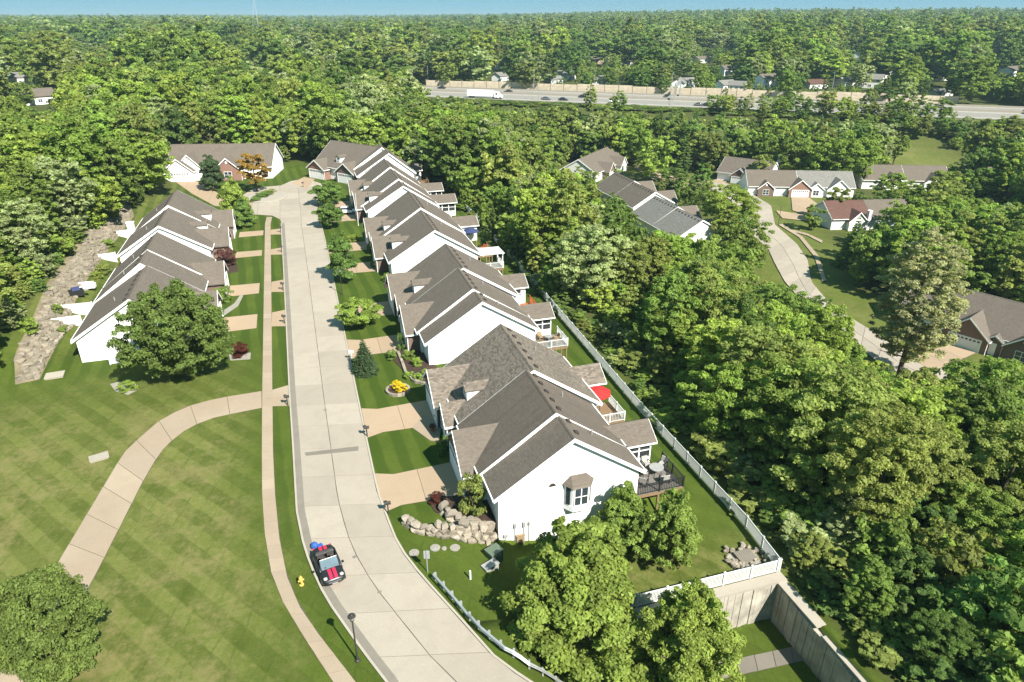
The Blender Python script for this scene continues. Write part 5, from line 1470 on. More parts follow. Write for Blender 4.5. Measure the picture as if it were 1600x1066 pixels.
for u, v, L, W_, h, a, wm, rm, l, ri, st in (
    (1197, 138, 13, 9, 6.0, 0.1, 'siding', 'shingle', 'white two storey house peeping over the noise wall', 2, 2),
    (1272, 138, 13, 8, 3.2, 0.0, 'siding_grey', 'shingle_red', 'reddish roofed bungalow behind the wall middle', 1.8, 1),
    (1330, 136, 20, 9, 4.0, 0.05, 'siding_grey', 'shingle_grey', 'long grey split level house behind the wall', 1.6, 1),
    (1360, 137, 12, 9, 5.2, -0.9, 'siding', 'shingle_grey', 'white gabled house with dark windows by the split level', 2.4, 2),
    (1378, 122, 14, 8, 3.5, 0.2, 'siding', 'shingle_grey', 'pale roofed house above the white gabled house', 1.4, 1),
    (1132, 140, 12, 8, 3.2, 0.3, 'siding', 'shingle_grey', 'white cottage behind the wall right of the gantry', 2, 1),
    (1152, 141, 9, 7, 3.0, -0.8, 'siding', 'shingle_grey', 'small grey gabled cottage near the gantry', 2, 1),
    (1060, 138, 10, 8, 3.4, 0.9, 'siding', 'shingle_grey', 'white house behind the gantry', 2.4, 1),
    (1075, 135, 11, 7, 3.2, 0.2, 'siding', 'shingle_grey', 'low white house beyond the gantry', 1.8, 1),
    (938, 132, 9, 8, 3.0, -0.6, 'siding', 'shingle_grey', 'white gable end above the wall between trees', 2.2, 1),
    (885, 124, 12, 8, 3.4, -0.5, 'siding', 'shingle_grey', 'white house in the gap left of the round trees', 2.2, 1),
    (865, 131, 10, 7, 3.0, 0.3, 'siding_grey', 'shingle_grey', 'low house just over the wall at its left half', 1.6, 1),
    (782, 126, 11, 7, 3.2, 0.7, 'siding', 'shingle_grey', 'white sided house left of the wall gap', 2, 1),
    (780, 108, 13, 8, 3.2, 0.7, 'siding_grey', 'shingle_grey', 'grey roof glimpsed among dark trees', 1.8, 1),
    (932, 100, 14, 9, 4.0, 0.1, 'brick_red', 'shingle', 'pinkish brick house far beyond the highway', 2, 1),
    (982, 103, 15, 9, 3.6, 0.1, 'siding_grey', 'shingle', 'tan roof far behind the round trees', 1.8, 1),
    (1098, 74, 14, 9, 4.0, 0.2, 'siding_grey', 'shingle', 'far tan roof at the upper centre right', 2, 1),
    (1140, 78, 15, 9, 4.2, 0.1, 'siding', 'shingle', 'far pale house at the upper right suburb', 2, 1),
    (1137, 118, 12, 9, 5.0, 0.0, 'siding_grey', 'shingle', 'tan two level house above the cottages', 1.8, 2),
    (1097, 98, 15, 9, 3.5, 0.1, 'siding_grey', 'shingle', 'tan roofed house between dark crowns', 1.6, 1),
    (1336, 62, 16, 9, 3.6, 0.1, 'siding', 'shingle_grey', 'white roofed far house near the skyline', 1.6, 1),
    (1340, 95, 9, 8, 5.5, 0.6, 'siding', 'shingle_grey', 'narrow white house between tall oaks', 2, 2),
    (1468, 125, 20, 10, 3.4, 0.1, 'siding_grey', 'shingle', 'tan roofed house under the great oak', 2.2, 1),
    (1470, 150, 14, 5, 2.6, 0.1, 'siding_grey', 'shingle_grey', 'low shed behind the end of the noise wall', 0.9, 1),
    (1580, 118, 16, 9, 4.0, 0.2, 'siding', 'shingle', 'white house at the far right edge in trees', 2, 1),
    (1560, 92, 12, 8, 3.6, 0.3, 'siding', 'shingle_grey', 'small white house in the right skyline trees', 2, 1),
    (155, 74, 16, 10, 6.5, 0.5, 'siding', 'shingle_grey', 'big white house on the far left hill', 3, 2),
    (128, 64, 11, 9, 6.5, 0.5, 'siding', 'shingle_grey', 'white gable left of the hilltop house', 3, 2),
    (60, 162, 12, 9, 3.4, 0.5, 'siding', 'shingle', 'tan roofed house with white gable end in the left woods', 2.4, 1),
    (25, 133, 14, 9, 4.2, 0.15, 'siding', 'shingle_grey', 'white porch house at the left edge', 2, 1),
    (490, 37, 30, 14, 6, 0.1, 'siding', 'shingle_grey', 'white buildings on the skyline left of centre', 2, 1),
    (590, 36, 26, 14, 6, 0.1, 'siding', 'shingle_grey', 'white building on the skyline at centre', 2, 1)):
    far_house(u, v, L, W_, h, a, M[wm], M[rm], l, ri, st)
# radio mast on the skyline
mx_, my_, mz_ = P(440, 30, 0)[0] * 1.0, 0, 0
d_ = 900; au = math.atan2((440 - 800), FPX) + YAW
mp = (d_ * math.sin(au), d_ * math.cos(au))
r = empty('radio_mast', (mp[0], mp[1], hz(*mp)), 0, 'thin lattice radio mast on the skyline', 'mast')
MB().tube((0, 0, 0), (0, 0, 64), 0.45, 0.3, n=4).build('lattice', M['steel'], r)
for k in range(3):
    a = k * 2.09
    MB().tube((0, 0, 60), (22 * math.cos(a), 22 * math.sin(a), 0), 0.06, n=4).build('guy_wire', M['steel'], r)

# ------------------------------------------------------------------ trees
def unit(v):
    return v / (np.linalg.norm(v, axis=-1, keepdims=True) + 1e-9)

def leaf_mesh(name, cen, rad, tint, n, size, seed, flat=0.8, up=0.45, fuzz=0.18, aspect=0.62, droop=0.0):
    """n leaf quads spread over the surfaces of ellipsoid clumps (cen, rad); tint per clump"""
    rg = np.random.default_rng(seed)
    cen = np.asarray(cen); rad = np.asarray(rad); tint = np.asarray(tint)
    w = rad ** 2; w = w / w.sum()
    k = rg.choice(len(cen), n, p=w)
    d = unit(rg.normal(size=(n, 3)))
    lowm = d[:, 2] < -0.25
    d[lowm, 2] *= -1
    rr = rad[k] * (1.12 - np.abs(rg.normal(size=n)) * fuzz)
    p = cen[k] + d * rr[:, None] * np.array([1, 1, flat])
    nrm = unit(d * 0.75 + np.array([0, 0, up]) + rg.normal(size=(n, 3)) * 0.55)
    t = unit(np.cross(nrm, rg.normal(size=(n, 3))))
    t[:, 2] -= droop; t = unit(t)
    b = unit(np.cross(nrm, t))
    s = size * rg.uniform(0.65, 1.35, n)[:, None]
    a = t * s * 0.62; c = b * s * 0.62 * aspect
    bend = nrm * s * 0.10
    V = np.stack([p - a + bend * 0, p - c + bend, p + a, p + c + bend], 1).reshape(-1, 3)
    m = bpy.data.meshes.new(name)
    m.vertices.add(4 * n); m.vertices.foreach_set('co', V.ravel().astype(np.float32))
    m.loops.add(4 * n); m.loops.foreach_set('vertex_index', np.arange(4 * n, dtype=np.int32))
    m.polygons.add(n); m.polygons.foreach_set('loop_start', np.arange(0, 4 * n, 4, dtype=np.int32)); m.polygons.foreach_set('loop_total', np.full(n, 4, np.int32))
    m.update()
    at = m.attributes.new('tint', 'FLOAT', 'FACE')
    tv = np.clip(tint[k] + rg.normal(size=n) * 0.22, 0, 1)
    at.data.foreach_set('value', tv.astype(np.float32))
    return m

def crown_clumps(seed, R, Hc, nc, shape='round', shell=0.55, cr=(0.16, 0.30)):
    """clump centres for a crown of radius R and height Hc, base at z=0"""
    rg = np.random.default_rng(seed)
    C_, R_, T_ = [], [], []
    lob = rg.uniform(0, 6.28, 5); la = rg.uniform(0.06, 0.2, 5)
    while len(C_) < nc:
        d = unit(rg.normal(size=3)); f = rg.uniform(shell ** 3, 1) ** (1 / 3) * (1.0 if rg.random() < 0.75 else rg.uniform(0.85, 1.15))
        zz = 0.5 + 0.5 * d[2] * f
        a = math.atan2(d[1], d[0])
        wob = 1 + sum(la[i] * math.cos((i + 1) * a + lob[i]) for i in range(5)) * 0.8
        if shape == 'round': prof = 1.0
        elif shape == 'oval': prof = 0.9 if zz < 0.5 else 0.9 - 0.35 * (zz - 0.5)
        elif shape == 'cone': prof = (1.15 - 0.95 * zz) / max(0.35, math.sqrt(max(0.05, 1 - (2 * zz - 1) ** 2)))
        elif shape == 'vase': prof = 0.6 + 0.5 * zz
        x = d[0] * f * R * wob * prof; y = d[1] * f * R * wob * prof
        if shape == 'cone' and math.hypot(x, y) > R * 1.1: continue
        r_ = R * rg.uniform(*cr) * (0.7 if shape == 'cone' and zz > 0.75 else 1)
        C_.append((x, y, zz * Hc)); R_.append(r_); T_.append(rg.uniform(0.15, 0.85))
    return C_, R_, T_

def conifer_clumps(seed, R, Hc, tiers, per):
    rg = np.random.default_rng(seed); C_, R_, T_ = [], [], []
    for i in range(tiers):
        f = (i + 0.3) / tiers; rad = R * (1 - f) ** 0.85 + 0.1; n = max(3, int(per * (1 - f) + 2))
        off = rg.uniform(0, 6.28)
        for k in range(n):
            a = off + 2 * math.pi * k / n + rg.uniform(-0.15, 0.15); L = rad * rg.uniform(0.8, 1.08)
            for j, q in enumerate((0.35, 0.65, 0.92)):
                C_.append((L * q * math.cos(a), L * q * math.sin(a), f * Hc - q * L * 0.18)); R_.append(rad * (0.27 - 0.05 * j) + 0.08); T_.append(rg.uniform(0.2, 0.8))
    C_.append((0, 0, Hc * 0.99)); R_.append(0.18); T_.append(0.6)
    return C_, R_, T_

def trunk_mesh(seed, h, r, R, crown_base, mat=None):
    rg = random.Random(seed); b = MB()
    pts = [(0, 0, -1.2), (rg.uniform(-.1, .1), rg.uniform(-.1, .1), h * 0.3), (rg.uniform(-.3, .3), rg.uniform(-.3, .3), h * 0.62), (rg.uniform(-.4, .4), rg.uniform(-.4, .4), h * 0.93)]
    rs = [r * 1.25, r * 0.85, r * 0.5, r * 0.12]
    for i in range(3): b.tube(pts[i], pts[i + 1], rs[i], rs[i + 1], 8)
    for k in range(7):
        a = k * 2.4 + rg.uniform(-.4, .4); z = crown_base + (h - crown_base) * rg.uniform(0.0, 0.5); L = R * rg.uniform(0.5, 0.85)
        e = (L * math.cos(a), L * math.sin(a), z + L * rg.uniform(0.35, 0.8))
        b.tube((0, 0, z), e, r * 0.42, r * 0.08, 5)
    return b.mesh('trunk', M['bark'])

# prototypes: R = crown radius, H = total height, B = crown base; all at scale 1
PROTO = {}
def proto(key, R, H, B, shape, nc, n, size, seed, shell=0.55, cr=(0.16, 0.30), mat='leaf', trunk_r=0.28, flat=0.75, up=0.45, fuzz=0.35, droop=0.0, tiers=None):
    if shape == 'conifer': c = conifer_clumps(seed, R, H - B, tiers, nc)
    else: c = crown_clumps(seed, R, H - B, nc, shape, shell, cr)
    m = leaf_mesh('crown', *c, n, size, seed, flat, up, fuzz, droop=droop)
    m.materials.append(M[mat])
    PROTO[key] = (m, trunk_mesh(seed, H * 0.92, trunk_r, R, B), R, H, B)

for i in range(4):      # big woodland trees, near / middle / far detail
    sh = ['round', 'oval', 'round', 'vase'][i]; Rr = [5.4, 4.6, 6.2, 5.6][i]; Hh = [15, 16.5, 14, 16][i]; Bb = [1.4, 1.4, 1.2, 2.0][i]
    proto('near%d' % i, Rr, Hh, Bb, sh, [330, 300, 360, 300][i], [30000, 26000, 34000, 24000][i], 0.30, 100 + i, 0.38, (0.065, 0.15), trunk_r=0.3, fuzz=0.5, flat=0.7)
    proto('mid%d' % i, Rr, Hh, Bb, sh, [210, 190, 230, 190][i], 11500, 0.48, 200 + i, 0.42, (0.08, 0.17), trunk_r=0.3, fuzz=0.45, flat=0.7)
    proto('far%d' % i, Rr, Hh, Bb, sh, [95, 85, 100, 90][i], 4200, 0.72, 300 + i, 0.5, (0.10, 0.20), trunk_r=0.3, fuzz=0.4)
    proto('close%d' % i, Rr, Hh, Bb, sh, [420, 380, 460, 380][i], 60000, 0.205, 600 + i, 0.38, (0.055, 0.13), trunk_r=0.3, fuzz=0.5, flat=0.7)
proto('silver', 6.0, 24.0, 3.0, 'oval', 520, 56000, 0.26, 700, 0.3, (0.055, 0.13), trunk_r=0.3, fuzz=0.5, flat=0.7)
proto('conifer', 3.2, 12.5, 0.6, 'conifer', 9, 15000, 0.34, 401, mat='leaf', trunk_r=0.22, flat=0.45, up=0.6, tiers=15, droop=0.2)
proto('conifer_far', 3.4, 13, 0.6, 'conifer', 8, 3800, 0.8, 402, trunk_r=0.22, flat=0.45, up=0.6, tiers=11, droop=0.2)
proto('spruce', 2.0, 5.4, 0.15, 'conifer', 12, 15000, 0.17, 403, mat='leaf_still', trunk_r=0.12, flat=0.4, up=0.5, tiers=16, droop=0.25)
proto('shade', 5.6, 9.5, 0.6, 'round', 480, 66000, 0.22, 501, 0.6, (0.075, 0.14), mat='leaf_still', trunk_r=0.3)
proto('ball', 3.9, 6.6, 0.1, 'round', 520, 85000, 0.15, 502, 0.66, (0.10, 0.16), mat='leaf_still', trunk_r=0.2, fuzz=0.3)
proto('maple', 5.0, 12.5, 0.8, 'cone', 420, 66000, 0.20, 503, 0.35, (0.065, 0.14), mat='leaf_still', trunk_r=0.25)
proto('young', 3.1, 7.2, 0.6, 'cone', 240, 26000, 0.19, 504, 0.4, (0.085, 0.17), mat='leaf_still', trunk_r=0.16)
proto('street_cone', 2.5, 6.4, 0.5, 'cone', 90, 15000, 0.24, 505, 0.5, (0.16, 0.28), mat='leaf_still', trunk_r=0.14)
proto('street_round', 2.9, 5.6, 0.6, 'round', 80, 15000, 0.24, 506, 0.6, (0.16, 0.26), mat='leaf_still', trunk_r=0.14)
proto('open', 3.1, 8.2, 1.6, 'oval', 60, 7500, 0.26, 507, 0.35, (0.10, 0.20), mat='leaf_still', trunk_r=0.16, fuzz=0.3)
proto('bush', 1.0, 1.5, -0.15, 'round', 34, 3600, 0.11, 508, 0.65, (0.2, 0.34), mat='leaf_still', trunk_r=0.05)

GREENS = {'mid green': (0.203, 0.282, 0.062), 'yellow green': (0.278, 0.354, 0.072), 'dark green': (0.123, 0.189, 0.050), 'grey green': (0.313, 0.367, 0.166),
          'fresh green': (0.249, 0.344, 0.067), 'deep green': (0.149, 0.230, 0.055), 'olive green': (0.244, 0.290, 0.077), 'golden': (0.36, 0.24, 0.05), 'purple': (0.115, 0.050, 0.045), 'dark red': (0.11, 0.035, 0.025), 'blue green': (0.075, 0.115, 0.050), 'yellow': (0.62, 0.47, 0.03), 'leaf green': (0.148, 0.205, 0.050), 'silver green': (0.36, 0.38, 0.19), 'maple green': (0.225, 0.292, 0.060)}
ALLTREES = []
def tree(key, x, y, z, s, col, label, group=None, name='broadleaf_tree', sz=None, rz=None, cat='tree', trunk=True):
    m, t, R, H, B = PROTO[key]
    r = empty(name, (x, y, z), random.uniform(0, 6.28) if rz is None else rz, label, cat, group)
    r.scale = (s, s, sz or s)
    c = put('crown', m, r); c.location = (0, 0, B)
    c['tree_col'] = GREENS[col]
    if trunk: put('trunk', t, r)
    ALLTREES.append(r)
    return r, c

def tree_px(key, u, v, wpx, hpx_top, col, label, name='broadleaf_tree', group=None, z=None):
    """base at pixel (u,v); crown wpx pixels wide; top at pixel row hpx_top"""
    x, y, zz = G(u, v) if z is None else P(u, v, z)
    _, _, zc = Q(x, y, zz + 3)
    m, t, R, H, B = PROTO[key]
    s = (wpx / FPX * zc / 2) / (R * 1.08)
    lo, hi = 0.5, 40
    for _ in range(30):
        h = (lo + hi) / 2
        if Q(x, y, zz + h)[1] > hpx_top: lo = h
        else: hi = h
    # crown front rises above the centre line as seen from above: keep the silhouette
    sz = max(0.3 * s, h * 0.97 / H)
    return tree(key, x, y, zz, s, col, label, group, name, sz)

# garden and street trees that stand alone
tree_px('shade', 288, 588, 148, 443, 'leaf green', 'big rounded shade tree in front of the left villa gable')
tree_px('ball', 90, 1046, 160, 912, 'leaf green', 'dense ball shaped tree at the bottom left corner')
tree_px('maple', 896, 1022, 292, 806, 'maple green', 'bright green maple in front of the nearest villa, left of two')
tree_px('maple', 1062, 1088, 196, 900, 'maple green', 'bright maple at the bottom edge beside the sunken yard')
tree_px('young', 972, 852, 112, 757, 'mid green', 'left of two bushy trees against the nearest villa')
tree_px('young', 1046, 878, 108, 764, 'mid green', 'right of two bushy trees, by the nearest deck')
tree_px('street_cone', 372, 352, 52, 274, 'yellow green', 'light green tree left of the turning circle')
tree_px('street_cone', 384, 355, 38, 308, 'deep green', 'darker tree touching the light green tree by the turning circle')
tree_px('street_cone', 334, 297, 42, 240, 'blue green', 'dark pointed tree before the end house')
tree_px('open', 402, 300, 58, 236, 'golden', 'golden leaved tree before the end house')
tree_px('maple', 412, 240, 62, 142, 'yellow green', 'tall light green pointed tree behind the end house')
tree_px('street_round', 514, 322, 46, 284, 'deep green', 'upper of two round street trees by the turning circle')
tree_px('street_round', 517, 357, 42, 318, 'deep green', 'lower of two round street trees by the turning circle')
tree_px('street_cone', 538, 440, 50, 358, 'deep green', 'dark conical street tree on the right verge')
tree_px('street_round', 559, 512, 64, 467, 'fresh green', 'broad low tree on the lawn of the second villa pair')
tree_px('spruce', 571, 582, 46, 528, 'blue green', 'small spruce beside the street', name='spruce_tree')
tree_px('bush', 738, 800, 50, 744, 'olive green', 'round clipped tree by the corner of the nearest villa', name='clipped_tree')
# lower neighbourhood trees
tree_px('near2', 1135, 372, 95, 288, 'yellow green', 'big yellow green tree left of the lower street', z=VZ)
tree_px('silver', 1402, 592, 150, 350, 'silver green', 'tall silvery tree before the brick gabled house', z=VZ)
tree_px('mid0', 1388, 322, 58, 270, 'fresh green', 'round bright tree on the lawn of the tan roofed house', z=VZ)
tree_px('conifer', 1326, 417, 50, 335, 'dark green', 'left of two dark conifers below the red roof', name='conifer_tree', z=VZ)
tree_px('conifer', 1362, 415, 46, 330, 'dark green', 'right of two dark conifers below the red roof', name='conifer_tree', z=VZ)
for i, (u, v, w, t, l) in enumerate(((1067, 268, 36, 204, 'left'), (1040, 258, 30, 205, 'second'), (1107, 262, 34, 200, 'third'), (1125, 262, 28, 200, 'fourth'), (880, 245, 28, 186, 'lone'), (905, 240, 26, 190, 'far'), (1025, 256, 28, 210, 'short'))):
    tree_px('conifer', u, v, w, t, 'deep green' if i % 2 else 'dark green', '%s tall conifer in the row behind the ravine houses' % l, name='conifer_tree', group='conifers behind the ravine houses', z=VZ)
for i, (u, v, w, t, l) in enumerate(((1560, 452, 70, 318, 'tall dark spruce above the brick house, left'), (1600, 470, 80, 330, 'tall dark spruce at the right edge above the brick house'), (1520, 440, 60, 330, 'dark conifer over the brick house roof'))):
    tree_px('conifer', u, v, w, t, 'dark green', l, name='conifer_tree', z=VZ)
tree_px('open', 1305, 345, 46, 290, 'olive green', 'sparse bronze green tree before the grey house', z=VZ)
tree_px('open', 1465, 330, 60, 262, 'olive green', 'wide dull green tree right of the bright round tree', z=VZ)
tree_px('open', 1185, 290, 40, 238, 'olive green', 'sparse tree before the white chimney', z=VZ)
tree_px('mid0', 1520, 320, 60, 262, 'deep green', 'dark round tree near the far right driveway', z=VZ)
tree_px('mid2', 1010, 268, 34, 232, 'mid green', 'small round tree on the lawn behind the ravine row', z=VZ)
tree_px('mid0', 1050, 298, 50, 262, 'deep green', 'dark tree pair behind the ravine houses', z=VZ)
tree_px('mid0', 1265, 272, 44, 226, 'fresh green', 'bright tree behind the grey house roofs', z=VZ)
tree_px('mid1', 1305, 270, 36, 232, 'mid green', 'narrow tree behind the right half of the grey house', z=VZ)
tree_px('open', 1395, 258, 46, 208, 'mid green', 'spreading tree on the dry meadow edge', z=VZ)

for u, v, w, t, c, l in ((922, 178, 24, 134, 'yellow green', 'slim light green tree standing before the highway'), (967, 178, 30, 143, 'fresh green', 'rounded light tree at the highway edge'), (1156, 184, 20, 152, 'mid green', 'narrow young tree below the highway right of the gantry'),
                      (1219, 186, 28, 153, 'yellow green', 'yellow green tree reaching over the highway edge'), (1247, 188, 26, 168, 'deep green', 'dark low tree at the highway edge'), (1190, 186, 24, 160, 'olive green', 'thin brownish tree before the noise wall')):
    s_, t_ = to_st(*P(u, v, HW_Z)[:2]); q = hw(s_, max(t_, 54.5)); _, _, zc = Q(q[0], q[1], 0)
    tree('mid1', q[0], q[1], HW_Z, w / FPX * zc / 2 / 5.0, c, l, None, sz=(v - t) / FPX * zc / 17.0)
# shrubs
def shrub(u, v, w, h, col, label, group='garden shrubs', name='shrub'):
    x, y, z = G(u, v); _, _, zc = Q(x, y, z + 0.5)
    s = w / FPX * zc / 2 / 1.1
    tree('bush', x, y, z, s, col, label, group, name, h / 1.5, cat='shrub', trunk=False)
for u, v, w, h, c, l in (
    (198, 610, 30, 1.0, 'fresh green', 'clipped round bush in the gravel patch on the left lawn'), (376, 553, 36, 1.3, 'dark red', 'low dark red weeping shrub on the left lawn'), (358, 414, 40, 2.6, 'purple', 'purple leaved bush beside the far left villa'),
    (353, 472, 32, 2.2, 'mid green', 'green bush by the first left driveway'), (627, 547, 14, 2.2, 'deep green', 'dark upright shrub at the second pair entrance'), (614, 560, 20, 1.0, 'deep green', 'low shrub at the near corner of the stone bed'),
    (640, 562, 24, 1.1, 'mid green', 'middle shrub of the stone edged bed'), (650, 572, 22, 0.9, 'fresh green', 'bright shrub of the stone edged bed'), (640, 592, 18, 0.8, 'fresh green', 'left ball shrub in front of the stone bed'),
    (652, 594, 17, 0.8, 'fresh green', 'middle ball shrub in front of the stone bed'), (664, 588, 18, 0.8, 'fresh green', 'right ball shrub in front of the stone bed'), (683, 786, 22, 1.0, 'dark red', 'reddish shrub in the dark mulch bed'),
    (605, 440, 16, 1.3, 'mid green', 'shrub in the mulch strip of the second pair'), (580, 395, 14, 1.6, 'mid green', 'round shrub by the third pair entrance'), (551, 377, 18, 1.2, 'yellow green', 'pale shrub before the fourth pair'),
    (585, 418, 14, 1.0, 'deep green', 'dark shrub by the third pair garage'), (507, 272, 18, 2.2, 'deep green', 'dark bush beside the brick garage'), (698, 700, 18, 1.4, 'deep green', 'shaded bush between the nearest garages'), (692, 712, 14, 0.9, 'deep green', 'low shaded plant by the nearest walkway'),
    (415, 308, 30, 1.1, 'deep green', 'wide low shrub on the traffic island'), (424, 303, 20, 1.0, 'olive green', 'small shrub on the right of the island'), (402, 314, 22, 0.8, 'deep green', 'front shrub on the traffic island'),
    (48, 520, 34, 1.8, 'fresh green', 'bush growing between the left rock piles'), (90, 490, 20, 1.2, 'mid green', 'low bush by the left white screen'), (160, 428, 26, 1.4, 'olive green', 'olive bush on the rock slope'), (172, 385, 22, 1.2, 'mid green', 'small bush high on the rock slope'),
    (100, 520, 18, 0.8, 'mid green', 'low plant at the villa corner by the ledge'), (150, 435, 18, 1.0, 'yellow green', 'yellowish plant beside the rock slope'), (1210, 302, 12, 2.0, 'deep green', 'clipped upright bush at the grey house corner'), (1165, 298, 14, 1.4, 'dark red', 'dark small tree by the lower driveway'),
    (380, 345, 22, 1.2, 'dark red', 'dark bush below the light green tree'), (1220, 640, 30, 1.6, 'mid green', 'bush among the woodland edge by the fence bend')):
    if l.endswith('fence bend'): continue
    if v < 330 and u > 1100: 
        x, y, z = P(u, v, VZ); _, _, zc = Q(x, y, z); tree('bush', x, y, z, w / FPX * zc / 2.2, c, l, 'garden shrubs', 'shrub', h / 1.5, cat='shrub', trunk=False)
    else: shrub(u, v, w, h, c, l)

for dx, dy, s_ in ((0.15, -0.45, 0.66), (-0.15, 0.5, 0.58)):
    o = put('flower_mound', PROTO['bush'][0], PLANTER, (dx, dy, 0.15)); o.scale = (s_, s_, s_ * 0.85); o['tree_col'] = GREENS['yellow']
# woodland: candidates by dart throwing, then the 300 largest in view stand as trees of their own
# clear views: (u0, v0, u1, v1, distance): nothing nearer than the distance may stand in front
KEEP = [(440, 210, 745, 420, 150), (600, 300, 1060, 760, 75), (100, 300, 400, 600, 130), (270, 225, 470, 300, 195), (384, 150, 440, 226, 209), (475, 222, 660, 300, 175), (872, 228, 976, 262, 225), (940, 268, 1010, 300, 215), (1010, 300, 1106, 366, 190),
        (1160, 335, 1270, 440, 150), (1210, 300, 1292, 360, 190), (1188, 268, 1332, 305, 205), (1470, 445, 1600, 556, 130), (1400, 545, 1490, 572, 120), (1345, 512, 1410, 560, 118), (1350, 265, 1470, 285, 225), (1300, 315, 1390, 350, 170), (1132, 240, 1200, 275, 210),
        (1390, 235, 1510, 255, 260), (1115, 280, 1180, 330, 190), (980, 256, 1075, 278, 225), (1270, 410, 1292, 440, 140), (1225, 355, 1290, 385, 160), (1530, 250, 1600, 310, 225), (990, 900, 1222, 1066, 47), (1222, 950, 1275, 1066, 47), (1275, 1000, 1320, 1066, 47), (950, 600, 1230, 905, 58), (745, 345, 1010, 640, 95),
        (668, 126, 770, 155, 445), (770, 133, 900, 165, 405), (900, 138, 1100, 172, 365), (1100, 143, 1300, 178, 340), (1300, 148, 1440, 174, 335), (1180, 118, 1440, 138, 345), (1500, 163, 1600, 180, 400), (40, 148, 90, 168, 330), (118, 55, 170, 80, 700), (0, 120, 50, 142, 330),
        (880, 110, 945, 135, 400), (1050, 118, 1165, 138, 400), (770, 100, 800, 128, 420), (920, 90, 990, 100, 520), (1090, 65, 1150, 80, 640), (1325, 55, 1345, 64, 700), (1450, 110, 1490, 130, 420)]

KEEP = [k if not (k[0] >= 870 and k[1] >= 225 and 100 < k[4] < 262 and k[3] < 625) else (*k[:4], math.hypot(*P((k[0] + k[2]) / 2, k[3], VZ)[:2]) - 2) for k in KEEP]
KEEP += KEEP_HOUSES
def blocked(x, y, z, R, Hh):
    ut, vt, zc = Q(x, y, z + Hh * 1.0)
    ub, vb, _ = Q(x, y, z + Hh * 0.35)
    rp_ = (0.72 if zc < 120 else 0.92) * R * FPX / zc
    dist = math.hypot(x, y)
    for u0, v0, u1, v1, dd in KEEP:
        if dist < dd and ut + rp_ > u0 and ut - rp_ < u1 and vt < v1 and vb > v0: return True
    return False

def poisson(xmin, xmax, ymin, ymax, dmin, tries, seed, ok):
    rg = np.random.default_rng(seed); cell = dmin / 1.42; g = {}; out = []
    for _ in range(tries):
        x = rg.uniform(xmin, xmax); y = rg.uniform(ymin, ymax)
        i, j = int(x // cell), int(y // cell)
        if any(math.hypot(x - q[0], y - q[1]) < dmin for a in range(i - 2, i + 3) for b in range(j - 2, j + 3) for q in [g.get((a, b))] if q): continue
        if not ok(x, y): continue
        g[(i, j)] = (x, y); out.append((x, y))
    return out

def in_view(x, y, z, m=60):
    r = np.array([x, y, z + 6]) - _C
    if r @ _fw < 5: return False
    u, v, _ = Q(x, y, z + 6)
    return -m < u < 1600 + m and v < 1066 + 130

own = [(o.location.x, o.location.y) for o in ALLTREES]
HOUSES = [(o.location.x, o.location.y) for o in bpy.data.objects if o.name.startswith('far_house')]
def ok_near(x, y):
    if float(wood_mask(x, y)) < 0.6: return False
    if y < 31 and x < 34: return False
    z = hz(x, y)
    if not in_view(x, y, z, 90): return False
    if any(math.hypot(x - a, y - b) < 4.5 for a, b in own): return False
    if any(math.hypot(x - a, y - b) < 11 for a, b in HOUSES): return False
    return True
cands = poisson(32.5, 75, 12, 110, 5.0, 7000, 2, ok_near)
own += cands
cands = cands + poisson(-130, 260, 12, 330, 5.6, 26000, 3, ok_near)
pal = ['mid green', 'mid green', 'deep green', 'yellow green', 'fresh green', 'fresh green', 'mid green', 'olive green', 'grey green', 'yellow green', 'fresh green', 'olive green']
rg4 = random.Random(5)
specs = []
for x, y in cands:
    z = hz(x, y); i = rg4.randrange(4)
    s = rg4.uniform(0.62, 1.05) * (1 + 0.25 * min(1, max(0, (math.hypot(x, y) - 110) / 150)))
    edge = float(wood_mask(x, y)) 
    s_h = s * rg4.uniform(0.85, 1.1)
    if x > 36 and y < 60: s_h *= 0.92
    if y < 34 and x < 46: s *= 0.55; s_h *= 0.42
    s_x = (x - HW_A[0]) * HW_N[0] + (y - HW_A[1]) * HW_N[1]
    if 55 < s_x < 110: s *= 0.62; s_h *= 0.50
    if 32 < x < 44 and y < 155:
        lim = max(0.25, (x - 33.3) / (PROTO['near%d' % i][2] * 1.05)) / s
        if lim < 1: s *= lim; s_h *= max(lim, 0.45)
    R, Hh = PROTO['near%d' % i][2] * s, PROTO['near%d' % i][3] * s_h
    ok_ = False
    for f in (1.0, 0.78, 0.6, 0.42, 0.28):
        if not blocked(x, y, z, R * f, Hh * f): ok_ = True; break
    if not ok_: continue
    s *= f; s_h *= f; R *= f
    _, _, zc = Q(x, y, z + 6)
    specs.append((R / zc, x, y, z, i, s, s_h, rg4.choice(pal), zc))
specs.sort(reverse=True)

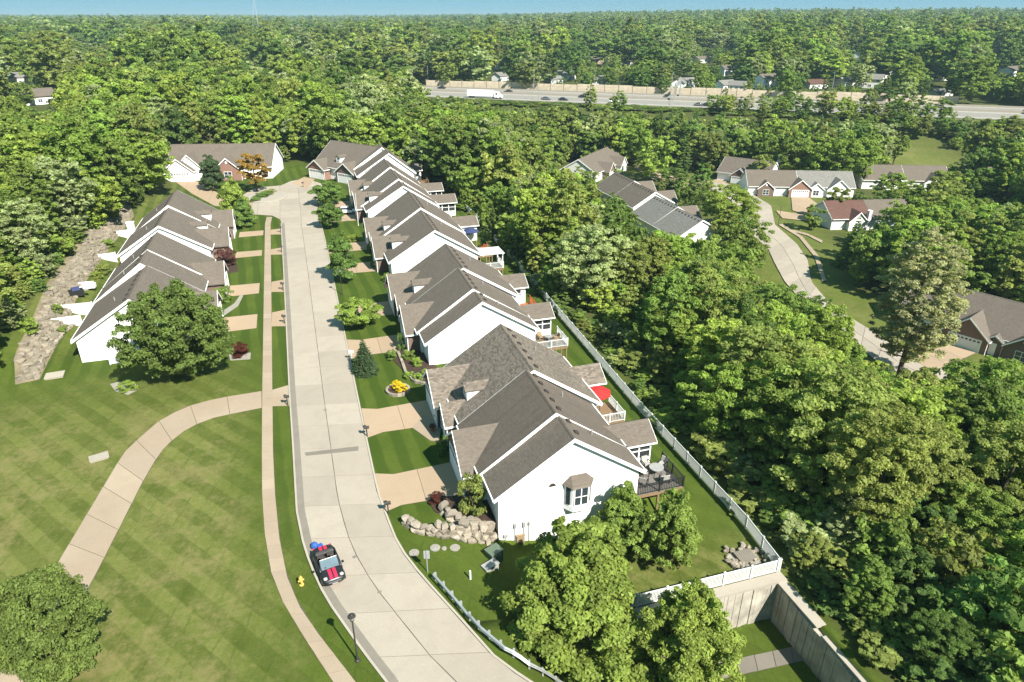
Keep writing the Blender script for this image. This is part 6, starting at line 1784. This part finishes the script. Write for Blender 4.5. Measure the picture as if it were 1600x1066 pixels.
def zone(x, y):
    if x > 33 and y < 62: return 'in the ravine by the white fence'
    if x > 33 and y < 110 and x < 80: return 'between white fence and lower street'
    if x > 80 and y < 150: return 'round the lower street'
    if x < -30 and y < 130: return 'on the bank behind the rock slope'
    if x < -30: return 'in woods left of the end house'
    if y > 170 and x < 40: return 'in woods behind the turning circle'
    if x >= 33 and y < 200: return 'in the ravine behind far villas'
    return 'in the belt before the highway'
kinds = {0: 'round crowned', 1: 'upright oval', 2: 'wide spreading', 3: 'flat topped'}
N_OWN = 300 - 62
chosen = [(d, ('close%d' if d[8] < 62 else 'near%d' if d[8] < 110 else 'mid%d') % d[4], d[7]) for d in specs[:N_OWN]]
farpal = ['mid green', 'deep green', 'yellow green', 'dark green', 'olive green', 'fresh green', 'mid green', 'grey green', 'deep green', 'olive green']
chosen += [(specs[N_OWN + k], 'far%d' % (k % 4), farpal[k]) for k in range(10)]
fam = {}
for d, key, col in chosen:
    base = '%s %s tree %s' % (col, kinds[int(key[-1])], zone(d[1], d[2]))
    fam.setdefault(base, []).append((Q(d[1], d[2], d[3] + 6)[0], d, key, col))
srcs = []
ords = ['leftmost', '2nd from left', '3rd from left', '4th from left', '5th from left', '6th from left', '7th from left', '8th from left', '9th from left']
for base, lst in fam.items():
    lst.sort(key=lambda q: q[0])
    for n_, (u_, d, key, col) in enumerate(lst):
        lab = base if len(lst) == 1 else base + (', rightmost' if n_ == len(lst) - 1 else ', ' + ords[min(n_, 8)])
        r, c = tree(key, d[1], d[2], d[3], d[5], col, lab, 'woodland trees ' + zone(d[1], d[2]), sz=d[6])
        if key.startswith('far'): srcs.append((farpal.index(col), key, c))

# ------------------------------------------------------------------ the farther wood: one mass
def scatter(name, label, pts, sources, cat):
    """pts: (x, y, z, scale, scale_z, rot, index)"""
    src = bpy.data.collections.new(name + '_sources')
    for o in sources: src.objects.link(o)
    m = bpy.data.meshes.new(name)
    a = np.array(pts, np.float32)
    m.vertices.add(len(a)); m.vertices.foreach_set('co', a[:, :3].ravel())
    at = m.attributes.new('tree_scale', 'FLOAT_VECTOR', 'POINT'); at.data.foreach_set('vector', np.stack([a[:, 3], a[:, 3], a[:, 4]], -1).ravel())
    at = m.attributes.new('tree_rot', 'FLOAT_VECTOR', 'POINT'); at.data.foreach_set('vector', np.stack([a[:, 5] * 0, a[:, 5] * 0, a[:, 5]], -1).ravel())
    at = m.attributes.new('tree_col', 'FLOAT_VECTOR', 'POINT'); at.data.foreach_set('vector', np.array([GREENS[farpal[int(q)]] for q in np.random.default_rng(4).integers(0, 10, len(a))], np.float32).ravel())
    at = m.attributes.new('tree_kind', 'INT', 'POINT'); at.data.foreach_set('value', a[:, 6].astype(np.int32))
    o = put(name, m)
    tag(o, label, cat, kind='stuff')
    ng = bpy.data.node_groups.new(name + '_nodes', 'GeometryNodeTree')
    ng.interface.new_socket('Geometry', in_out='INPUT', socket_type='NodeSocketGeometry')
    ng.interface.new_socket('Geometry', in_out='OUTPUT', socket_type='NodeSocketGeometry')
    gi = ng.nodes.new('NodeGroupInput'); go = ng.nodes.new('NodeGroupOutput')
    iop = ng.nodes.new('GeometryNodeInstanceOnPoints'); ci = ng.nodes.new('GeometryNodeCollectionInfo')
    ci.inputs['Collection'].default_value = src; ci.inputs['Separate Children'].default_value = True; ci.inputs['Reset Children'].default_value = True
    def named(nm, ty):
        n = ng.nodes.new('GeometryNodeInputNamedAttribute'); n.data_type = ty; n.inputs[0].default_value = nm; return n.outputs[0]
    e2r = ng.nodes.new('FunctionNodeEulerToRotation')
    L_ = ng.links.new
    L_(gi.outputs[0], iop.inputs['Points']); L_(ci.outputs[0], iop.inputs['Instance']); iop.inputs['Pick Instance'].default_value = True
    L_(named('tree_kind', 'INT'), iop.inputs['Instance Index'])
    L_(named('tree_rot', 'FLOAT_VECTOR'), e2r.inputs[0]); L_(e2r.outputs[0], iop.inputs['Rotation']); L_(named('tree_scale', 'FLOAT_VECTOR'), iop.inputs['Scale'])
    L_(iop.outputs[0], go.inputs[0])
    md = o.modifiers.new('scatter', 'NODES'); md.node_group = ng
    return o

# a few trees of the far wood stand as objects; the mass repeats their crowns
srcs = [q[2] for q in sorted(srcs, key=lambda q: q[1])]
for k, c in enumerate(srcs): c.name = 'crown.%03d' % (900 + k)
rest_specs = specs[N_OWN:]
mass = []
rg5 = random.Random(9)
for d in rest_specs[10:]:
    _, x, y, z, i, s, s_h, col, zc = d
    k = rg5.randrange(10); mass.append((x, y, z + PROTO['far%d' % (k % 4)][4] * s_h * 0.6, s, s_h, rg5.uniform(0, 6.28), k))
nr5 = np.random.default_rng(21)
hx_ = np.array([h[0] for h in HOUSES]); hy_ = np.array([h[1] for h in HOUSES])
def ring_scatter(r0, r1, dmin, smin, smax, chk):
    area = 0.5 * 1.55 * (r1 * r1 - r0 * r0); n = int(area / (dmin * dmin) * 1.35)
    rr = np.sqrt(nr5.uniform(r0 * r0, r1 * r1, n)); aa = YAW + nr5.uniform(-0.78, 0.78, n)
    X = rr * np.sin(aa); Y = rr * np.cos(aa); Z = hgt(X, Y)
    Wm = wood_mask(X, Y)
    sX = (X - HW_A[0]) * HW_N[0] + (Y - HW_A[1]) * HW_N[1]
    cell = {}
    for x, y, z, w, sx in zip(X, Y, Z, Wm, sX):
        if w < 0.5: continue
        if -260 <= x <= 260 and y < 330 and x > -130: continue
        key = (int(x // dmin), int(y // dmin))
        if key in cell: continue
        s = rg5.uniform(smin, smax); sh = s ** 0.75 * rg5.uniform(0.7, 1.15)
        if 55 < sx < 85: s *= 0.7; sh *= 0.6
        if chk:
            dh = np.hypot(hx_ - x, hy_ - y).min()
            if dh < 9: continue
            R, Hh = 5.4 * s, 15 * sh
            f_ok = None
            for f in (1.0, 0.75, 0.5, 0.3):
                if not blocked(x, y, z, R * f, Hh * f): f_ok = f; break
            if f_ok is None: continue
            s *= f_ok; sh *= f_ok
        k = rg5.randrange(10)
        cell[key] = 1
        mass.append((x, y, z + 2.0 * sh, s, sh, rg5.uniform(0, 6.28), k))
ring_scatter(150, 480, 10.5, 0.95, 1.9, True)
ring_scatter(480, 800, 13.0, 1.1, 2.3, True)
ring_scatter(800, 1500, 16.0, 1.3, 2.5, False)
ring_scatter(1500, 3000, 19.0, 1.3, 2.5, False)
ring_scatter(3000, 7000, 34.0, 1.6, 3.0, False)
scatter('far_forest', 'unbroken mass of green treetops reaching the skyline', mass, srcs, 'forest')

# undergrowth along the woodland edge
ug = []
for (x, y) in poisson(33.4, 84, 12, 120, 3.0, 9000, 31, lambda x, y: float(wood_mask(x, y)) > 0.5 and in_view(x, y, hz(x, y), 40)):
    z = hz(x, y); s = min(rg5.uniform(0.34, 0.62), max(0.16, (x - 33.4) / 5.6)); sh = s * rg5.uniform(0.7, 1.1) * (0.55 if x < 38 else 1)
    for f in (1.0, 0.7, 0.45):
        if not blocked(x, y, z, 5.2 * s * f, 13 * sh * f):
            ug.append((x, y, z - 0.2, s * f, sh * f, rg5.uniform(0, 6.28), rg5.randrange(10))); break
for (x, y) in poisson(33.5, 75, 14, 200, 1.9, 9000, 8, lambda x, y: float(wood_mask(x, y)) > 0.35 and in_view(x, y, hz(x, y), 20)):
    s = rg5.uniform(0.14, 0.34); z = hz(x, y)
    ug.append((x, y, z - 0.1, s * rg5.uniform(0.8, 1.3), s * rg5.uniform(0.6, 1.0) * (0.5 if x < 38 else 1), rg5.uniform(0, 6.28), rg5.randrange(10)))
for (x, y) in poisson(-75, -33, 60, 215, 2.1, 6000, 18, lambda x, y: float(wood_mask(x, y)) > 0.35 and in_view(x, y, hz(x, y), 20)):
    s = rg5.uniform(0.14, 0.34); z = hz(x, y)
    ug.append((x, y, z - 0.1, s * rg5.uniform(0.8, 1.3), s * rg5.uniform(0.6, 1.0), rg5.uniform(0, 6.28), rg5.randrange(10)))
for k in range(900):
    p = hw(rg5.uniform(-60, 420), rg5.uniform(55.0, 68.0)); s = rg5.uniform(0.22, 0.5)
    ug.append((p[0], p[1], hz(p[0], p[1]) - 0.3, s * 1.2, s * 0.16, rg5.uniform(0, 6.28), rg5.randrange(10)))
scatter('undergrowth', 'tangle of bushes under the trees at the woodland edges', ug, srcs, 'bushes')
print('trees', len(ALLTREES), 'mass', len(mass), 'undergrowth', len(ug), 'cands', len(cands), 'specs', len(specs))

# ------------------------------------------------------------------ haze
hzm = bpy.data.materials.new('haze_air'); hzm.use_nodes = True
hn = hzm.node_tree
for n in list(hn.nodes):
    if n.type != 'OUTPUT_MATERIAL': hn.nodes.remove(n)
pv = hn.nodes.new('ShaderNodeVolumePrincipled')
pv.inputs['Color'].default_value = (0.38, 0.55, 0.63, 1)
pv.inputs['Density'].default_value = 0.00015
pv.inputs['Anisotropy'].default_value = 0.0
hn.links.new(pv.outputs[0], [n for n in hn.nodes if n.type == 'OUTPUT_MATERIAL'][0].inputs['Volume'])
tag(MB().box(-9500, 9500, -420, 14500, -18, 76).build('haze', hzm), 'thin pale haze over the far wood', 'haze', kind='stuff')
